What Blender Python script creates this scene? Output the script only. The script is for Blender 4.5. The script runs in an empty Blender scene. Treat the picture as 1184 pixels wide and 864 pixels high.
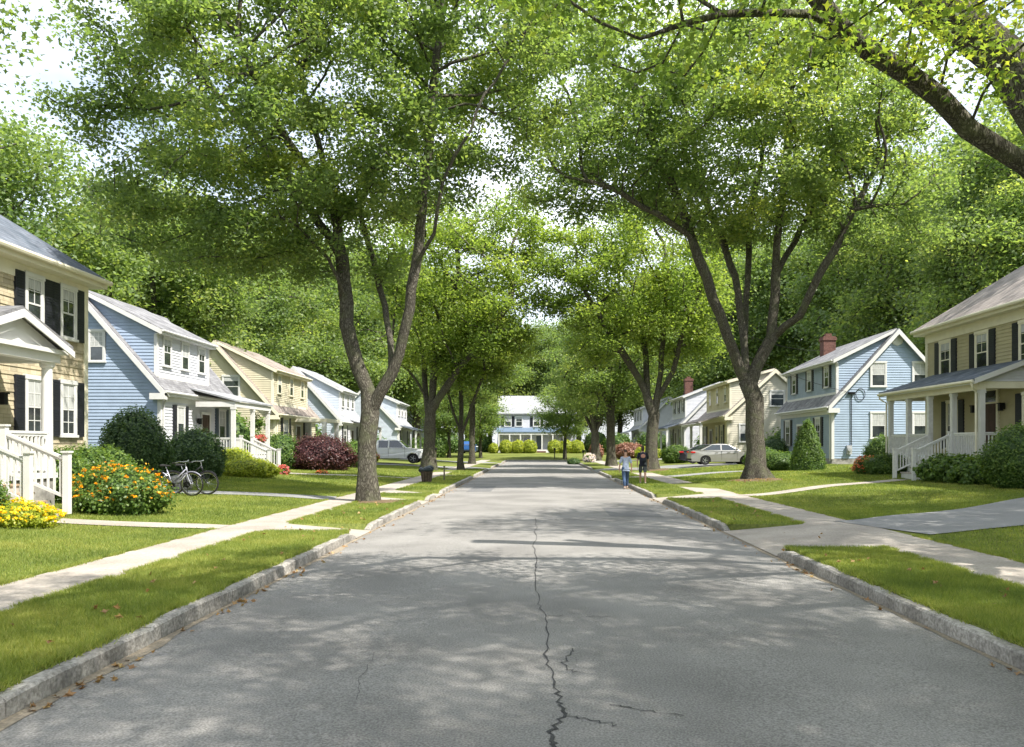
import bpy, bmesh, math, random
import numpy as np
from mathutils import Vector, Matrix
R = math.radians
sc = bpy.context.scene
COL = sc.collection
random.seed(7); rng = np.random.default_rng(11)

# ------------------------------------------------------------------ camera, world, sun
H, F = 1.9, 950.0
cam = bpy.data.cameras.new('camera'); camo = bpy.data.objects.new('camera', cam); COL.objects.link(camo)
camo.location = (0, 0, H); camo.rotation_euler = (R(90), 0, 0)
cam.sensor_width = 36; cam.lens = F / 1184 * 36
cam.shift_x = -30 / 1184; cam.shift_y = 83 / 1184
cam.clip_end = 2000; sc.camera = camo
SUN_EL, SUN_DIR = 53.0, Vector((0.80, -0.58, 0)).normalized()
sd = Vector((SUN_DIR.x * math.cos(R(SUN_EL)), SUN_DIR.y * math.cos(R(SUN_EL)), math.sin(R(SUN_EL))))
sl = bpy.data.lights.new('sun', 'SUN'); sl.energy = 4.9; sl.angle = R(0.55); sl.color = (1, 0.945, 0.86)
so = bpy.data.objects.new('sun', sl); COL.objects.link(so); so.rotation_euler = sd.to_track_quat('Z', 'Y').to_euler()
w = bpy.data.worlds.new("World"); sc.world = w; w.use_nodes = True
nt = w.node_tree; bg = nt.nodes['Background']
sky = nt.nodes.new('ShaderNodeTexSky'); sky.sky_type = 'NISHITA'; sky.sun_disc = False
sky.sun_elevation = R(SUN_EL); sky.sun_rotation = math.atan2(SUN_DIR.x, SUN_DIR.y); sky.dust_density = 2.0
tc = nt.nodes.new('ShaderNodeTexCoord'); no = nt.nodes.new('ShaderNodeTexNoise'); no.inputs['Scale'].default_value = 2.2; no.inputs['Detail'].default_value = 6
mp = nt.nodes.new('ShaderNodeMapping'); mp.inputs['Scale'].default_value = (1, 1, 2.5)
cr = nt.nodes.new('ShaderNodeValToRGB'); cr.color_ramp.elements[0].position = .28; cr.color_ramp.elements[1].position = .62
mx = nt.nodes.new('ShaderNodeMixRGB'); mx.inputs['Color2'].default_value = (7.4, 7.8, 8.5, 1)
nt.links.new(tc.outputs['Generated'], mp.inputs[0]); nt.links.new(mp.outputs[0], no.inputs[0]); nt.links.new(no.outputs[0], cr.inputs[0])
nt.links.new(cr.outputs[0], mx.inputs['Fac']); nt.links.new(sky.outputs[0], mx.inputs['Color1']); nt.links.new(mx.outputs[0], bg.inputs['Color'])
bg.inputs['Strength'].default_value = 0.13
vs = sc.view_settings; vs.view_transform = 'Standard'; vs.look = 'None'; vs.exposure = 0.98; vs.gamma = 1
sc.cycles.max_bounces = 9; sc.cycles.diffuse_bounces = 6; sc.cycles.transmission_bounces = 6; sc.cycles.transparent_max_bounces = 4
sc.cycles.caustics_reflective = False; sc.cycles.caustics_refractive = False
sc.cycles.sample_clamp_indirect = 4

# ------------------------------------------------------------------ materials
MATS = {}
def mat(name, col, rough=.8, var=.12, scale=6., bump=0., bscale=40., spec=.3, metal=0., col2=None, detail=4., stretch=None, coat=0., big=None):
    if name in MATS: return MATS[name]
    m = bpy.data.materials.new(name); m.use_nodes = True; MATS[name] = m
    n = m.node_tree; b = n.nodes['Principled BSDF']
    b.inputs['Roughness'].default_value = rough; b.inputs['Metallic'].default_value = metal
    b.inputs['Specular IOR Level'].default_value = spec; b.inputs['Coat Weight'].default_value = coat
    tcn = n.nodes.new('ShaderNodeTexCoord'); src = tcn.outputs['Object']
    if stretch:
        mpn = n.nodes.new('ShaderNodeMapping'); mpn.inputs['Scale'].default_value = stretch; n.links.new(src, mpn.inputs[0]); src = mpn.outputs[0]
    nz = n.nodes.new('ShaderNodeTexNoise'); nz.inputs['Scale'].default_value = scale; nz.inputs['Detail'].default_value = detail
    n.links.new(src, nz.inputs[0])
    rp = n.nodes.new('ShaderNodeValToRGB')
    c2 = col2 or tuple(min(1, c * (1 + var)) for c in col); c1 = col if col2 else tuple(c * (1 - var) for c in col)
    rp.color_ramp.elements[0].position = .35; rp.color_ramp.elements[1].position = .65
    rp.color_ramp.elements[0].color = (*c1, 1); rp.color_ramp.elements[1].color = (*c2, 1)
    n.links.new(nz.outputs[0], rp.inputs[0]); out = rp.outputs[0]
    if big:
        nb = n.nodes.new('ShaderNodeTexNoise'); nb.inputs['Scale'].default_value = big[0]; nb.inputs['Detail'].default_value = 3
        n.links.new(tcn.outputs['Object'], nb.inputs[0])
        mr = n.nodes.new('ShaderNodeMapRange'); mr.inputs['From Min'].default_value = .35; mr.inputs['From Max'].default_value = .65
        mr.inputs['To Min'].default_value = 1 - big[1]; mr.inputs['To Max'].default_value = 1 + big[1]
        n.links.new(nb.outputs[0], mr.inputs[0])
        mm = n.nodes.new('ShaderNodeMixRGB'); mm.blend_type = 'MULTIPLY'; mm.inputs[0].default_value = 1
        n.links.new(out, mm.inputs[1]); n.links.new(mr.outputs[0], mm.inputs[2]); out = mm.outputs[0]
    n.links.new(out, b.inputs['Base Color'])
    if bump:
        n2 = n.nodes.new('ShaderNodeTexNoise'); n2.inputs['Scale'].default_value = bscale; n2.inputs['Detail'].default_value = 5
        n.links.new(src, n2.inputs[0]); bm_ = n.nodes.new('ShaderNodeBump'); bm_.inputs['Strength'].default_value = bump; bm_.inputs['Distance'].default_value = .02
        n.links.new(n2.outputs[0], bm_.inputs['Height']); n.links.new(bm_.outputs[0], b.inputs['Normal'])
    return m

def leafmat(name, dark, light, yellow, trans=.38, rough=.45):
    m = bpy.data.materials.new(name); m.use_nodes = True; n = m.node_tree; b = n.nodes['Principled BSDF']
    at = n.nodes.new('ShaderNodeAttribute'); at.attribute_name = 'tint'
    rp = n.nodes.new('ShaderNodeValToRGB'); e = rp.color_ramp.elements
    e[0].position = 0; e[0].color = (*dark, 1); e[1].position = 1; e[1].color = (*yellow, 1)
    k = e.new(.55); k.color = (*light, 1)
    n.links.new(at.outputs['Fac'], rp.inputs[0]); n.links.new(rp.outputs[0], b.inputs['Base Color'])
    b.inputs['Roughness'].default_value = rough; b.inputs['Specular IOR Level'].default_value = .35
    tr = n.nodes.new('ShaderNodeBsdfTranslucent'); mm = n.nodes.new('ShaderNodeMixRGB'); mm.blend_type = 'MULTIPLY'; mm.inputs[0].default_value = 1
    mm.inputs[2].default_value = (2.05, 2.1, .95, 1); n.links.new(rp.outputs[0], mm.inputs[1]); n.links.new(mm.outputs[0], tr.inputs[0])
    ms = n.nodes.new('ShaderNodeMixShader'); ms.inputs[0].default_value = trans
    n.links.new(b.outputs[0], ms.inputs[1]); n.links.new(tr.outputs[0], ms.inputs[2]); n.links.new(ms.outputs[0], n.nodes['Material Output'].inputs[0])
    return m
L_MAPLE = leafmat('maple_leaves', (.085, .135, .055), (.165, .225, .088), (.33, .36, .11), .54)
L_LIGHT = leafmat('light_maple_leaves', (.10, .155, .04), (.20, .265, .07), (.33, .365, .10), .52)
L_OVER = leafmat('overhead_leaves', (.07, .12, .034), (.155, .215, .05), (.32, .33, .06), .55)
L_WOOD = leafmat('woodland_leaves', (.085, .14, .055), (.165, .23, .085), (.27, .32, .1), .42)
L_DARK = leafmat('dark_shrub_leaves', (.038, .08, .028), (.078, .14, .046), (.15, .22, .07), .3)
L_SHRUB = leafmat('green_shrub_leaves', (.05, .1, .022), (.10, .17, .035), (.18, .25, .05), .35)
L_YEL = leafmat('golden_shrub_leaves', (.17, .22, .03), (.32, .37, .04), (.45, .44, .05), .4)
L_RED = leafmat('maroon_maple_leaves', (.03, .012, .014), (.07, .022, .024), (.16, .07, .06), .2)
L_PINKB = leafmat('rusty_leaves', (.16, .07, .05), (.3, .15, .11), (.4, .25, .2), .2)
L_GRASS = leafmat('grass_blades', (.085, .13, .03), (.20, .25, .05), (.36, .35, .10), .35, .6)
def flowermat(name, a, b_, c): return leafmat(name, a, b_, c, .25)
F_ORANGE = flowermat('orange_petals', (.75, .28, .01), (.88, .42, .015), (.9, .55, .03))
F_YELLOW = flowermat('yellow_petals', (.8, .45, .01), (.85, .6, .02), (.9, .75, .05))
F_PINK = flowermat('pink_petals', (.5, .06, .12), (.7, .15, .2), (.85, .4, .45))
F_CORAL = flowermat('coral_petals', (.6, .12, .05), (.8, .25, .12), (.85, .45, .3))
F_LILAC = flowermat('pale_lilac_petals', (.55, .45, .6), (.75, .65, .78), (.85, .82, .85))

def barkmat():
    m = bpy.data.materials.new('tree_bark'); m.use_nodes = True; n = m.node_tree; b = n.nodes['Principled BSDF']
    tcn = n.nodes.new('ShaderNodeTexCoord'); mpn = n.nodes.new('ShaderNodeMapping'); mpn.inputs['Scale'].default_value = (1, 1, .3)
    n.links.new(tcn.outputs['Object'], mpn.inputs[0])
    nz0 = n.nodes.new('ShaderNodeTexNoise'); nz0.inputs['Scale'].default_value = 5; nz0.inputs['Detail'].default_value = 4
    n.links.new(mpn.outputs[0], nz0.inputs[0])
    ad = n.nodes.new('ShaderNodeMixRGB'); ad.blend_type = 'ADD'; ad.inputs[0].default_value = .38
    n.links.new(mpn.outputs[0], ad.inputs[1]); n.links.new(nz0.outputs[1], ad.inputs[2])
    v = n.nodes.new('ShaderNodeTexVoronoi'); v.feature = 'DISTANCE_TO_EDGE'; v.inputs['Scale'].default_value = 19
    n.links.new(ad.outputs[0], v.inputs[0])
    nz = n.nodes.new('ShaderNodeTexNoise'); nz.inputs['Scale'].default_value = 2.5; nz.inputs['Detail'].default_value = 8
    n.links.new(tcn.outputs['Object'], nz.inputs[0])
    rp = n.nodes.new('ShaderNodeValToRGB'); e = rp.color_ramp.elements
    e[0].position = 0; e[0].color = (.045, .04, .032, 1); e[1].position = .3; e[1].color = (.16, .148, .12, 1)
    n.links.new(v.outputs[0], rp.inputs[0])
    mm = n.nodes.new('ShaderNodeMixRGB'); mm.inputs[2].default_value = (.115, .125, .07, 1)
    mr = n.nodes.new('ShaderNodeMapRange'); mr.inputs['From Min'].default_value = .48; mr.inputs['From Max'].default_value = .7; mr.inputs['To Max'].default_value = .65
    n.links.new(nz.outputs[0], mr.inputs[0]); n.links.new(mr.outputs[0], mm.inputs[0]); n.links.new(rp.outputs[0], mm.inputs[1])
    n.links.new(mm.outputs[0], b.inputs['Base Color']); b.inputs['Roughness'].default_value = .95; b.inputs['Specular IOR Level'].default_value = .1
    bp = n.nodes.new('ShaderNodeBump'); bp.inputs['Strength'].default_value = 1; bp.inputs['Distance'].default_value = .05
    cl = n.nodes.new('ShaderNodeMath'); cl.operation = 'MINIMUM'; cl.inputs[1].default_value = .25
    n.links.new(v.outputs[0], cl.inputs[0]); n.links.new(cl.outputs[0], bp.inputs['Height']); n.links.new(bp.outputs[0], b.inputs['Normal'])
    return m
BARK = barkmat()

def roofmat(name, c1, c2, axis='Y'):
    m = mat(name, c1, .95, scale=1.6, col2=c2, bump=.5, bscale=30, spec=.1, detail=8)
    n = m.node_tree; b = n.nodes['Principled BSDF']
    tcn = n.nodes.new('ShaderNodeTexCoord'); sp = n.nodes.new('ShaderNodeSeparateXYZ'); cb = n.nodes.new('ShaderNodeCombineXYZ')
    n.links.new(tcn.outputs['Object'], sp.inputs[0]); n.links.new(sp.outputs['X' if axis == 'X' else 'Y'], cb.inputs[0]); n.links.new(sp.outputs[2], cb.inputs[1])
    br = n.nodes.new('ShaderNodeTexBrick'); br.inputs['Scale'].default_value = 1; br.inputs['Brick Width'].default_value = .3; br.inputs['Row Height'].default_value = .11
    br.inputs['Mortar Size'].default_value = .008; br.inputs['Color1'].default_value = (.8, .8, .8, 1); br.inputs['Color2'].default_value = (1.15, 1.15, 1.15, 1); br.inputs['Mortar'].default_value = (.55, .55, .55, 1)
    n.links.new(cb.outputs[0], br.inputs[0])
    old = b.inputs['Base Color'].links[0].from_socket
    mm = n.nodes.new('ShaderNodeMixRGB'); mm.blend_type = 'MULTIPLY'; mm.inputs[0].default_value = .85
    n.links.new(old, mm.inputs[1]); n.links.new(br.outputs[0], mm.inputs[2]); n.links.new(mm.outputs[0], b.inputs['Base Color'])
    return m
def shinglewall(name, c1, c2):
    m = mat(name, c1, .9, scale=3, col2=c2, bump=.3, bscale=25, spec=.1)
    n = m.node_tree; b = n.nodes['Principled BSDF']
    tcn = n.nodes.new('ShaderNodeTexCoord'); sp = n.nodes.new('ShaderNodeSeparateXYZ'); cb = n.nodes.new('ShaderNodeCombineXYZ'); sm = n.nodes.new('ShaderNodeMath')
    n.links.new(tcn.outputs['Object'], sp.inputs[0]); n.links.new(sp.outputs[0], sm.inputs[0]); n.links.new(sp.outputs[1], sm.inputs[1])
    n.links.new(sm.outputs[0], cb.inputs[0]); n.links.new(sp.outputs[2], cb.inputs[1])
    br = n.nodes.new('ShaderNodeTexBrick'); br.inputs['Scale'].default_value = 1; br.inputs['Brick Width'].default_value = .27; br.inputs['Row Height'].default_value = .215
    br.inputs['Mortar Size'].default_value = .004; br.offset = .37; br.inputs['Color1'].default_value = (.74, .73, .7, 1); br.inputs['Color2'].default_value = (1.2, 1.18, 1.12, 1); br.inputs['Mortar'].default_value = (.4, .37, .33, 1)
    n.links.new(cb.outputs[0], br.inputs[0])
    old = b.inputs['Base Color'].links[0].from_socket
    mm = n.nodes.new('ShaderNodeMixRGB'); mm.blend_type = 'MULTIPLY'; mm.inputs[0].default_value = .9
    n.links.new(old, mm.inputs[1]); n.links.new(br.outputs[0], mm.inputs[2]); n.links.new(mm.outputs[0], b.inputs['Base Color'])
    return m

WHITE = mat('white_trim_paint', (.6, .6, .585), .5, .04, 3, .05, 20)
CREAMT = mat('cream_trim_paint', (.7, .66, .52), .55, .04, 3)
GREYW = mat('weathered_white_rail', (.66, .66, .64), .6, .08, 8)
BLACKS = mat('black_shutter_paint', (.018, .02, .026), .45, .1, 8, .1, 30)
GLASS = mat('window_glass', (.035, .042, .045), .04, .5, 1.5, 0, spec=.9)
CURT = mat('curtain_cloth', (.42, .43, .42), .9, .25, 9, 0, stretch=(6, 6, .4))
DOORM = mat('dark_door_paint', (.05, .022, .018), .4, .2, 5)
BRICK = mat('red_brick', (.13, .065, .052), .9, .3, 14, .4, 30)
CONC = mat('step_concrete', (.42, .38, .33), .9, .1, 8, .3, 40)
FOUND = mat('foundation_stone', (.27, .26, .24), .9, .3, 5, .5, 12)
DARKM = mat('dark_metal', (.02, .02, .022), .4, .1, 8, metal=.5)
CHROME = mat('chrome', (.6, .6, .62), .2, .05, 4, metal=1.)
RUBBER = mat('tyre_rubber', (.02, .02, .02), .8, .1, 8)
SKIN = mat('skin', (.5, .3, .22), .6, .05, 8)

# ------------------------------------------------------------------ mesh helpers
def tag(o, label=None, cat=None, group=None, kind=None):
    if label: o['label'] = label
    if cat: o['category'] = cat
    if group: o['group'] = group
    if kind: o['kind'] = kind
    return o
def thing(name, label, cat, loc=(0, 0, 0), rz=0, group=None):
    o = bpy.data.objects.new(name, None); COL.objects.link(o); o.location = loc; o.rotation_euler = (0, 0, rz); o.empty_display_size = .2
    return tag(o, label, cat, group)
def origin(o):
    v = Vector((0, 0, 0))
    while o is not None: v += o.location; o = o.parent
    return v
class MB:
    def __init__(s, S=1): s.v = []; s.f = []; s.S = S
    def poly(s, pts):
        k = len(s.v); s.v += [tuple(p) for p in pts]; s.f.append(tuple(range(k, k + len(pts)))); return s
    def box(s, a, b):
        x0, x1 = sorted((a[0], b[0])); y0, y1 = sorted((a[1], b[1])); z0, z1 = sorted((a[2], b[2])); k = len(s.v)
        s.v += [(x0, y0, z0), (x1, y0, z0), (x1, y1, z0), (x0, y1, z0), (x0, y0, z1), (x1, y0, z1), (x1, y1, z1), (x0, y1, z1)]
        s.f += [tuple(k + i for i in f) for f in ((0, 3, 2, 1), (4, 5, 6, 7), (0, 1, 5, 4), (1, 2, 6, 5), (2, 3, 7, 6), (3, 0, 4, 7))]; return s
    def hexa(s, p):  # 8 points: bottom ring 4, top ring 4
        k = len(s.v); s.v += [tuple(q) for q in p]
        s.f += [tuple(k + i for i in f) for f in ((0, 3, 2, 1), (4, 5, 6, 7), (0, 1, 5, 4), (1, 2, 6, 5), (2, 3, 7, 6), (3, 0, 4, 7))]; return s
    def prism(s, pts, d):  # closed polygon swept by vector d
        k = len(s.v); n = len(pts); s.v += [tuple(p) for p in pts] + [tuple(Vector(p) + Vector(d)) for p in pts]
        s.f.append(tuple(range(k + n - 1, k - 1, -1))); s.f.append(tuple(range(k + n, k + 2 * n)))
        for i in range(n): j = (i + 1) % n; s.f.append((k + i, k + j, k + n + j, k + n + i))
        return s
    def bar(s, p, q, w_, h_=None, up=(0, 0, 1)):
        p, q = Vector(p), Vector(q); h_ = h_ or w_; d = (q - p).normalized(); u = Vector(up)
        if abs(d.dot(u)) > .95: u = Vector((1, 0, 0))
        a = d.cross(u).normalized() * w_ / 2; c = a.cross(d).normalized() * h_ / 2
        return s.hexa([p - a - c, p + a - c, q + a - c, q - a - c, p - a + c, p + a + c, q + a + c, q - a + c])
    def tube(s, pts, r, n=8, cap=True):
        pts = [Vector(p) for p in pts]; rs = r if isinstance(r, (list, tuple)) else [r] * len(pts); k0 = len(s.v); a = None
        for i, p in enumerate(pts):
            d = (pts[min(i + 1, len(pts) - 1)] - pts[max(i - 1, 0)])
            d = d.normalized() if d.length > 1e-9 else Vector((0, 0, 1))
            if a is None: a = d.orthogonal().normalized()
            else:
                a = a - d * a.dot(d); a = a.normalized() if a.length > 1e-6 else d.orthogonal().normalized()
            b = d.cross(a)
            for j in range(n):
                t = 2 * math.pi * j / n; s.v.append(tuple(p + (a * math.cos(t) + b * math.sin(t)) * rs[i]))
        for i in range(len(pts) - 1):
            for j in range(n): s.f.append((k0 + i * n + j, k0 + i * n + (j + 1) % n, k0 + (i + 1) * n + (j + 1) % n, k0 + (i + 1) * n + j))
        if cap: s.f.append(tuple(k0 + j for j in range(n))[::-1]); e = k0 + (len(pts) - 1) * n; s.f.append(tuple(e + j for j in range(n)))
        return s
    def lathe(s, prof, c=(0, 0, 0), n=20, axis='z'):
        k = len(s.v)
        for r, h in prof:
            for j in range(n):
                t = 2 * math.pi * j / n
                if axis == 'z': s.v.append((c[0] + r * math.cos(t), c[1] + r * math.sin(t), c[2] + h))
                else: s.v.append((c[0] + r * math.cos(t), c[1] + h, c[2] + r * math.sin(t)))
        for i in range(len(prof) - 1):
            for j in range(n): s.f.append((k + i * n + j, k + i * n + (j + 1) % n, k + (i + 1) * n + (j + 1) % n, k + (i + 1) * n + j))
        return s
    def ell(s, c, r, n=16, m=10):
        return s.lathe([(max(1e-4, math.sin(math.pi * i / m)) * r[0], -math.cos(math.pi * i / m) * r[2]) for i in range(m + 1)], c, n)
    def build(s, name, m, parent=None, smooth=False, bevel=0, weld=False):
        o0 = origin(parent) if parent is not None else Vector((0, 0, 0))
        me = bpy.data.meshes.new(name); me.from_pydata([(v[0] - o0.x, v[1] - o0.y, v[2] - o0.z) for v in s.v] if parent is not None and s.S else s.v, [], s.f)
        ob = bpy.data.objects.new(name, me); COL.objects.link(ob)
        if parent is not None: ob.parent = parent
        me.materials.append(m)
        if weld or smooth:
            b = bmesh.new(); b.from_mesh(me); bmesh.ops.remove_doubles(b, verts=b.verts, dist=1e-4); bmesh.ops.recalc_face_normals(b, faces=b.faces); b.to_mesh(me); b.free()
        if smooth: me.shade_smooth()
        if bevel:
            mo = ob.modifiers.new('bevel', 'BEVEL'); mo.width = bevel; mo.segments = 2; mo.limit_method = 'ANGLE'
        return ob
def local(): return MB(0)   # parts whose coordinates are already local to the thing

def npmesh(name, V, Fc, m, parent=None, tint=None, smooth=False):
    me = bpy.data.meshes.new(name); nv, (nf, k) = len(V), Fc.shape
    me.vertices.add(nv); me.vertices.foreach_set('co', np.ascontiguousarray(V, dtype=np.float32).ravel())
    me.loops.add(nf * k); me.loops.foreach_set('vertex_index', np.ascontiguousarray(Fc, dtype=np.int32).ravel())
    me.polygons.add(nf); me.polygons.foreach_set('loop_start', np.arange(0, nf * k, k, dtype=np.int32))
    me.update(calc_edges=True)
    if tint is not None:
        a = me.attributes.new('tint', 'FLOAT', 'FACE'); a.data.foreach_set('value', tint.astype(np.float32))
    me.materials.append(m)
    if smooth: me.shade_smooth()
    ob = bpy.data.objects.new(name, me); COL.objects.link(ob)
    if parent is not None: ob.parent = parent
    return ob

# ------------------------------------------------------------------ ground heights
KL, KR = -3.70, 4.08
SWL, SWR = (-6.65, -5.55), (5.85, 7.15)
ROAD_END = 98.0
APL = [(16.7, 18.1), (26.1, 27.7), (29.8, 31.6), (47.0, 48.6), (61.5, 66.5), (80, 86)]
APR = [(14.0, 18.0), (27.0, 29.2), (44.0, 46.5), (55.5, 63.0), (83, 88)]
BUMPS = [(9.3, 35.3, 1.6, .16), (-5.0, 25.4, .9, .0), (7.4, 54.2, 1.4, .1), (-7.3, 55.3, 1.4, .08)]
def G(x, y):
    x = np.asarray(x, float); y = np.asarray(y, float)
    ax = np.where(x < 0, -x - 6.65, x - 7.15)
    z = .165 + np.clip(ax, 0, 12) * .053
    z = z + np.clip(ax, 0, 1) * (.025 * np.sin(x * .9 + y * .37) + .015 * np.sin(y * .9 - x * .4))
    for bx, by, s, h in BUMPS: z = z + h * np.exp(-((x - bx) ** 2 + (y - by) ** 2) / (2 * s * s))
    def ap(lst, lo, hi, k):
        nonlocal z
        for a, b in lst:
            ins = (y > a) & (y < b) & (x >= lo) & (x <= hi)
            t = (x - k) / ((lo if k > lo + .01 else hi) - k) if False else np.abs(x - k) / (hi - lo)
            z = np.where(ins, .0 + np.clip(t, 0, 1) * .15, z)
    ap(APL, SWL[1], KL, KL); ap(APR, KR, SWR[0], KR)
    z = np.where((x > KL - .125) & (x < KR + .125) & (y < ROAD_END + .05), -.05, z)
    f = np.clip((y - ROAD_END) / 22, 0, 1); f = f * f * (3 - 2 * f)
    z = np.where(y > ROAD_END + .05, np.maximum(z, .16) * (1 - f) + .8 * f, z)
    return z
def g(x, y): return float(G(x, y))

def ribbon_mask(x, y, pts, wd):
    m = np.zeros(np.shape(x), bool)
    for (ax, ay), (bx, by) in zip(pts[:-1], pts[1:]):
        dx, dy = bx - ax, by - ay; t = np.clip(((x - ax) * dx + (y - ay) * dy) / (dx * dx + dy * dy), 0, 1)
        m |= np.hypot(x - ax - t * dx, y - ay - t * dy) < wd / 2
    return m
def curve(pts, n=8):
    out = []
    P = [pts[0]] + list(pts) + [pts[-1]]
    for i in range(1, len(P) - 2):
        p0, p1, p2, p3 = [np.array(q, float) for q in P[i - 1:i + 3]]
        for k in range(n):
            t = k / n; out.append(tuple(.5 * (2 * p1 + (p2 - p0) * t + (2 * p0 - 5 * p1 + 4 * p2 - p3) * t * t + (3 * p1 - p0 - 3 * p2 + p3) * t ** 3)))
    return out + [tuple(pts[-1])]
ASPH, PAVE = 'a', 'c'
RIBBONS = [  # name, centre line, width, kind
    ('garden_path', curve([(-6.6, 17.3), (-8.2, 17.2), (-10.3, 16.9)]), .75, PAVE),
    ('driveway', curve([(-6.6, 26.8), (-9.5, 26.3), (-12.6, 26.4), (-14.6, 28), (-15.2, 33)]), 1.5, ASPH),
    ('garden_path', curve([(-6.6, 43.2), (-10, 42.6), (-13.4, 42.0)]), 1.0, PAVE),
    ('driveway', curve([(-6.6, 64), (-20, 64)]), 4.2, ASPH),
    ('driveway', curve([(-6.6, 83), (-14, 83)]), 5, ASPH),
    ('driveway', curve([(7.1, 17.2), (10, 18.1), (14, 20.6), (19, 22.2), (30, 23)]), 3.1, ASPH),
    ('garden_path', curve([(7.1, 28.1), (9.5, 29.6), (12, 31.6), (14.4, 32.5)]), .9, PAVE),
    ('driveway', curve([(7.1, 45.2), (9, 46.2), (14, 47)]), 1.3, ASPH),
    ('driveway', curve([(7.1, 59.5), (22, 60)]), 6.4, ASPH),
    ('driveway', curve([(7.1, 85.5), (16, 85.5)]), 4.5, ASPH),
]

ROADM = mat('road_asphalt', (.16, .154, .146), .9, scale=62, col2=(.31, .3, .284), bump=.8, bscale=70, spec=.2, detail=7, big=(.6, .16))
DRIVEM = mat('driveway_asphalt', (.2, .2, .2), .92, scale=60, col2=(.27, .27, .265), bump=.4, bscale=80, spec=.15, big=(.5, .1))
SIDEM = mat('sidewalk_concrete', (.30, .268, .232), .92, scale=30, col2=(.39, .352, .31), bump=.3, bscale=70, spec=.15, big=(1.1, .13))
GRAN = mat('kerb_granite', (.20, .188, .17), .85, scale=28, col2=(.38, .36, .33), bump=.9, bscale=22, spec=.2, detail=8, big=(1.6, .3))
SOIL = mat('lawn_ground', (.10, .125, .033), 1., scale=18, col2=(.17, .19, .05), bump=.9, bscale=45, spec=.05, detail=8, big=(.35, .25))
DIRT = mat('mulch_soil', (.10, .072, .045), 1., scale=20, col2=(.2, .15, .09), bump=.8, bscale=40, spec=.05, detail=8)

def structure(o): return tag(o, kind='structure')
def gridmesh(name, xs, ys, m):
    X, Y = np.meshgrid(xs, ys); Z = G(X, Y); V = np.stack([X, Y, Z], -1).reshape(-1, 3); nx, ny = len(xs), len(ys)
    i = (np.arange(ny - 1)[:, None] * nx + np.arange(nx - 1)[None]).ravel()
    return npmesh(name, V, np.stack([i, i + 1, i + 1 + nx, i + nx], -1), m, smooth=True)
xs = sorted(set([-600, -300, -150, -90] + list(np.arange(-60, -8, 1.0)) + list(np.arange(-8, -6.7, .4)) + [-6.65, -6.1, -5.55, -5.54] + list(np.arange(-5.2, -3.8, .35)) + [-3.836, -3.82, -2, 0, 2, 4.2, 4.215]
    + list(np.arange(4.4, 5.8, .35)) + [5.85, 5.86, 6.5, 7.15] + list(np.arange(7.5, 9, .4)) + list(np.arange(9, 60, 1.0)) + [90, 150, 300, 600]))
ys = set([-300, -100, -60, 200, 260, 400, 700, 1500] + list(np.arange(-30, 98, .8)) + list(np.arange(99, 160, 2.)) + [ROAD_END + .04, ROAD_END + .06])
for a, b in APL + APR: ys |= {a - .01, a + .01, b - .01, b + .01}
structure(gridmesh('lawn_ground', np.array(xs), np.array(sorted(ys)), SOIL))
# road
RX = np.linspace(KL, KR, 15); RY = np.arange(-30, ROAD_END + .1, 1.0)
X, Y = np.meshgrid(RX, RY); c = (KL + KR) / 2; Zr = .05 * (1 - ((X - c) / 3.9) ** 2) * 1.0 + 0.0
V = np.stack([X, Y, Zr], -1).reshape(-1, 3); i = (np.arange(len(RY) - 1)[:, None] * 15 + np.arange(14)[None]).ravel()
structure(npmesh('road', V, np.stack([i, i + 1, i + 16, i + 15], -1), ROADM, smooth=True))
def roadz(x): return .05 * (1 - ((x - c) / 3.9) ** 2)
# road cracks (dark tarry splits in the asphalt)
TAR = mat('crack_tar', (.055, .055, .055), .95, .2, 10)
def img2road(px, py):
    D = (H - .04) * F / (py - 515); return ((px - 622) * D / F, D)
mb = MB()
def crack(pts, w0, w1, jit=.014, sub=6):
    P = []
    for a, b in zip(pts[:-1], pts[1:]):
        for k in range(sub): t = k / sub; P.append((a[0] + (b[0] - a[0]) * t + random.gauss(0, jit), a[1] + (b[1] - a[1]) * t + random.gauss(0, jit)))
    P.append(pts[-1])
    for k in range(len(P) - 1):
        (x0, y0), (x1, y1) = P[k], P[k + 1]; d = Vector((x1 - x0, y1 - y0)); d.normalize(); nx, ny = -d.y, d.x
        wa = w0 + (w1 - w0) * k / len(P); wa *= random.uniform(.5, 1.4); ex, ey = d.x * .01, d.y * .01
        mb.poly([(x0 - nx * wa - ex, y0 - ny * wa - ey, roadz(x0) + .005 + .0008 * (k % 3)), (x1 - nx * wa + ex, y1 - ny * wa + ey, roadz(x1) + .005 + .0008 * (k % 3)), (x1 + nx * wa + ex, y1 + ny * wa + ey, roadz(x1) + .005 + .0008 * (k % 3)), (x0 + nx * wa - ex, y0 + ny * wa - ey, roadz(x0) + .005 + .0008 * (k % 3))])
I = img2road
crack([I(619, 678), I(624, 700), I(631, 714), I(634, 740), I(632, 762), I(640, 790), I(648, 812), I(651, 832), I(637, 850), I(640, 864), I(650, 900)], .005, .011)
crack([I(631, 714), I(655, 713)], .006, .003); crack([I(680, 714), I(712, 715)], .003, .002)
crack([I(661, 752), I(653, 766), I(656, 777), I(676, 780)], .006, .003); crack([I(705, 816), I(735, 821), I(790, 830)], .007, .002)
crack([I(651, 830), I(680, 834), I(712, 841)], .006, .003); crack([I(620, 600), I(618, 625), I(620, 650), I(619, 678)], .006, .006, .02)
crack([I(433, 756), I(415, 785), I(412, 810)], .002, .002)
structure(mb.build('road_crack', TAR))

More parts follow.
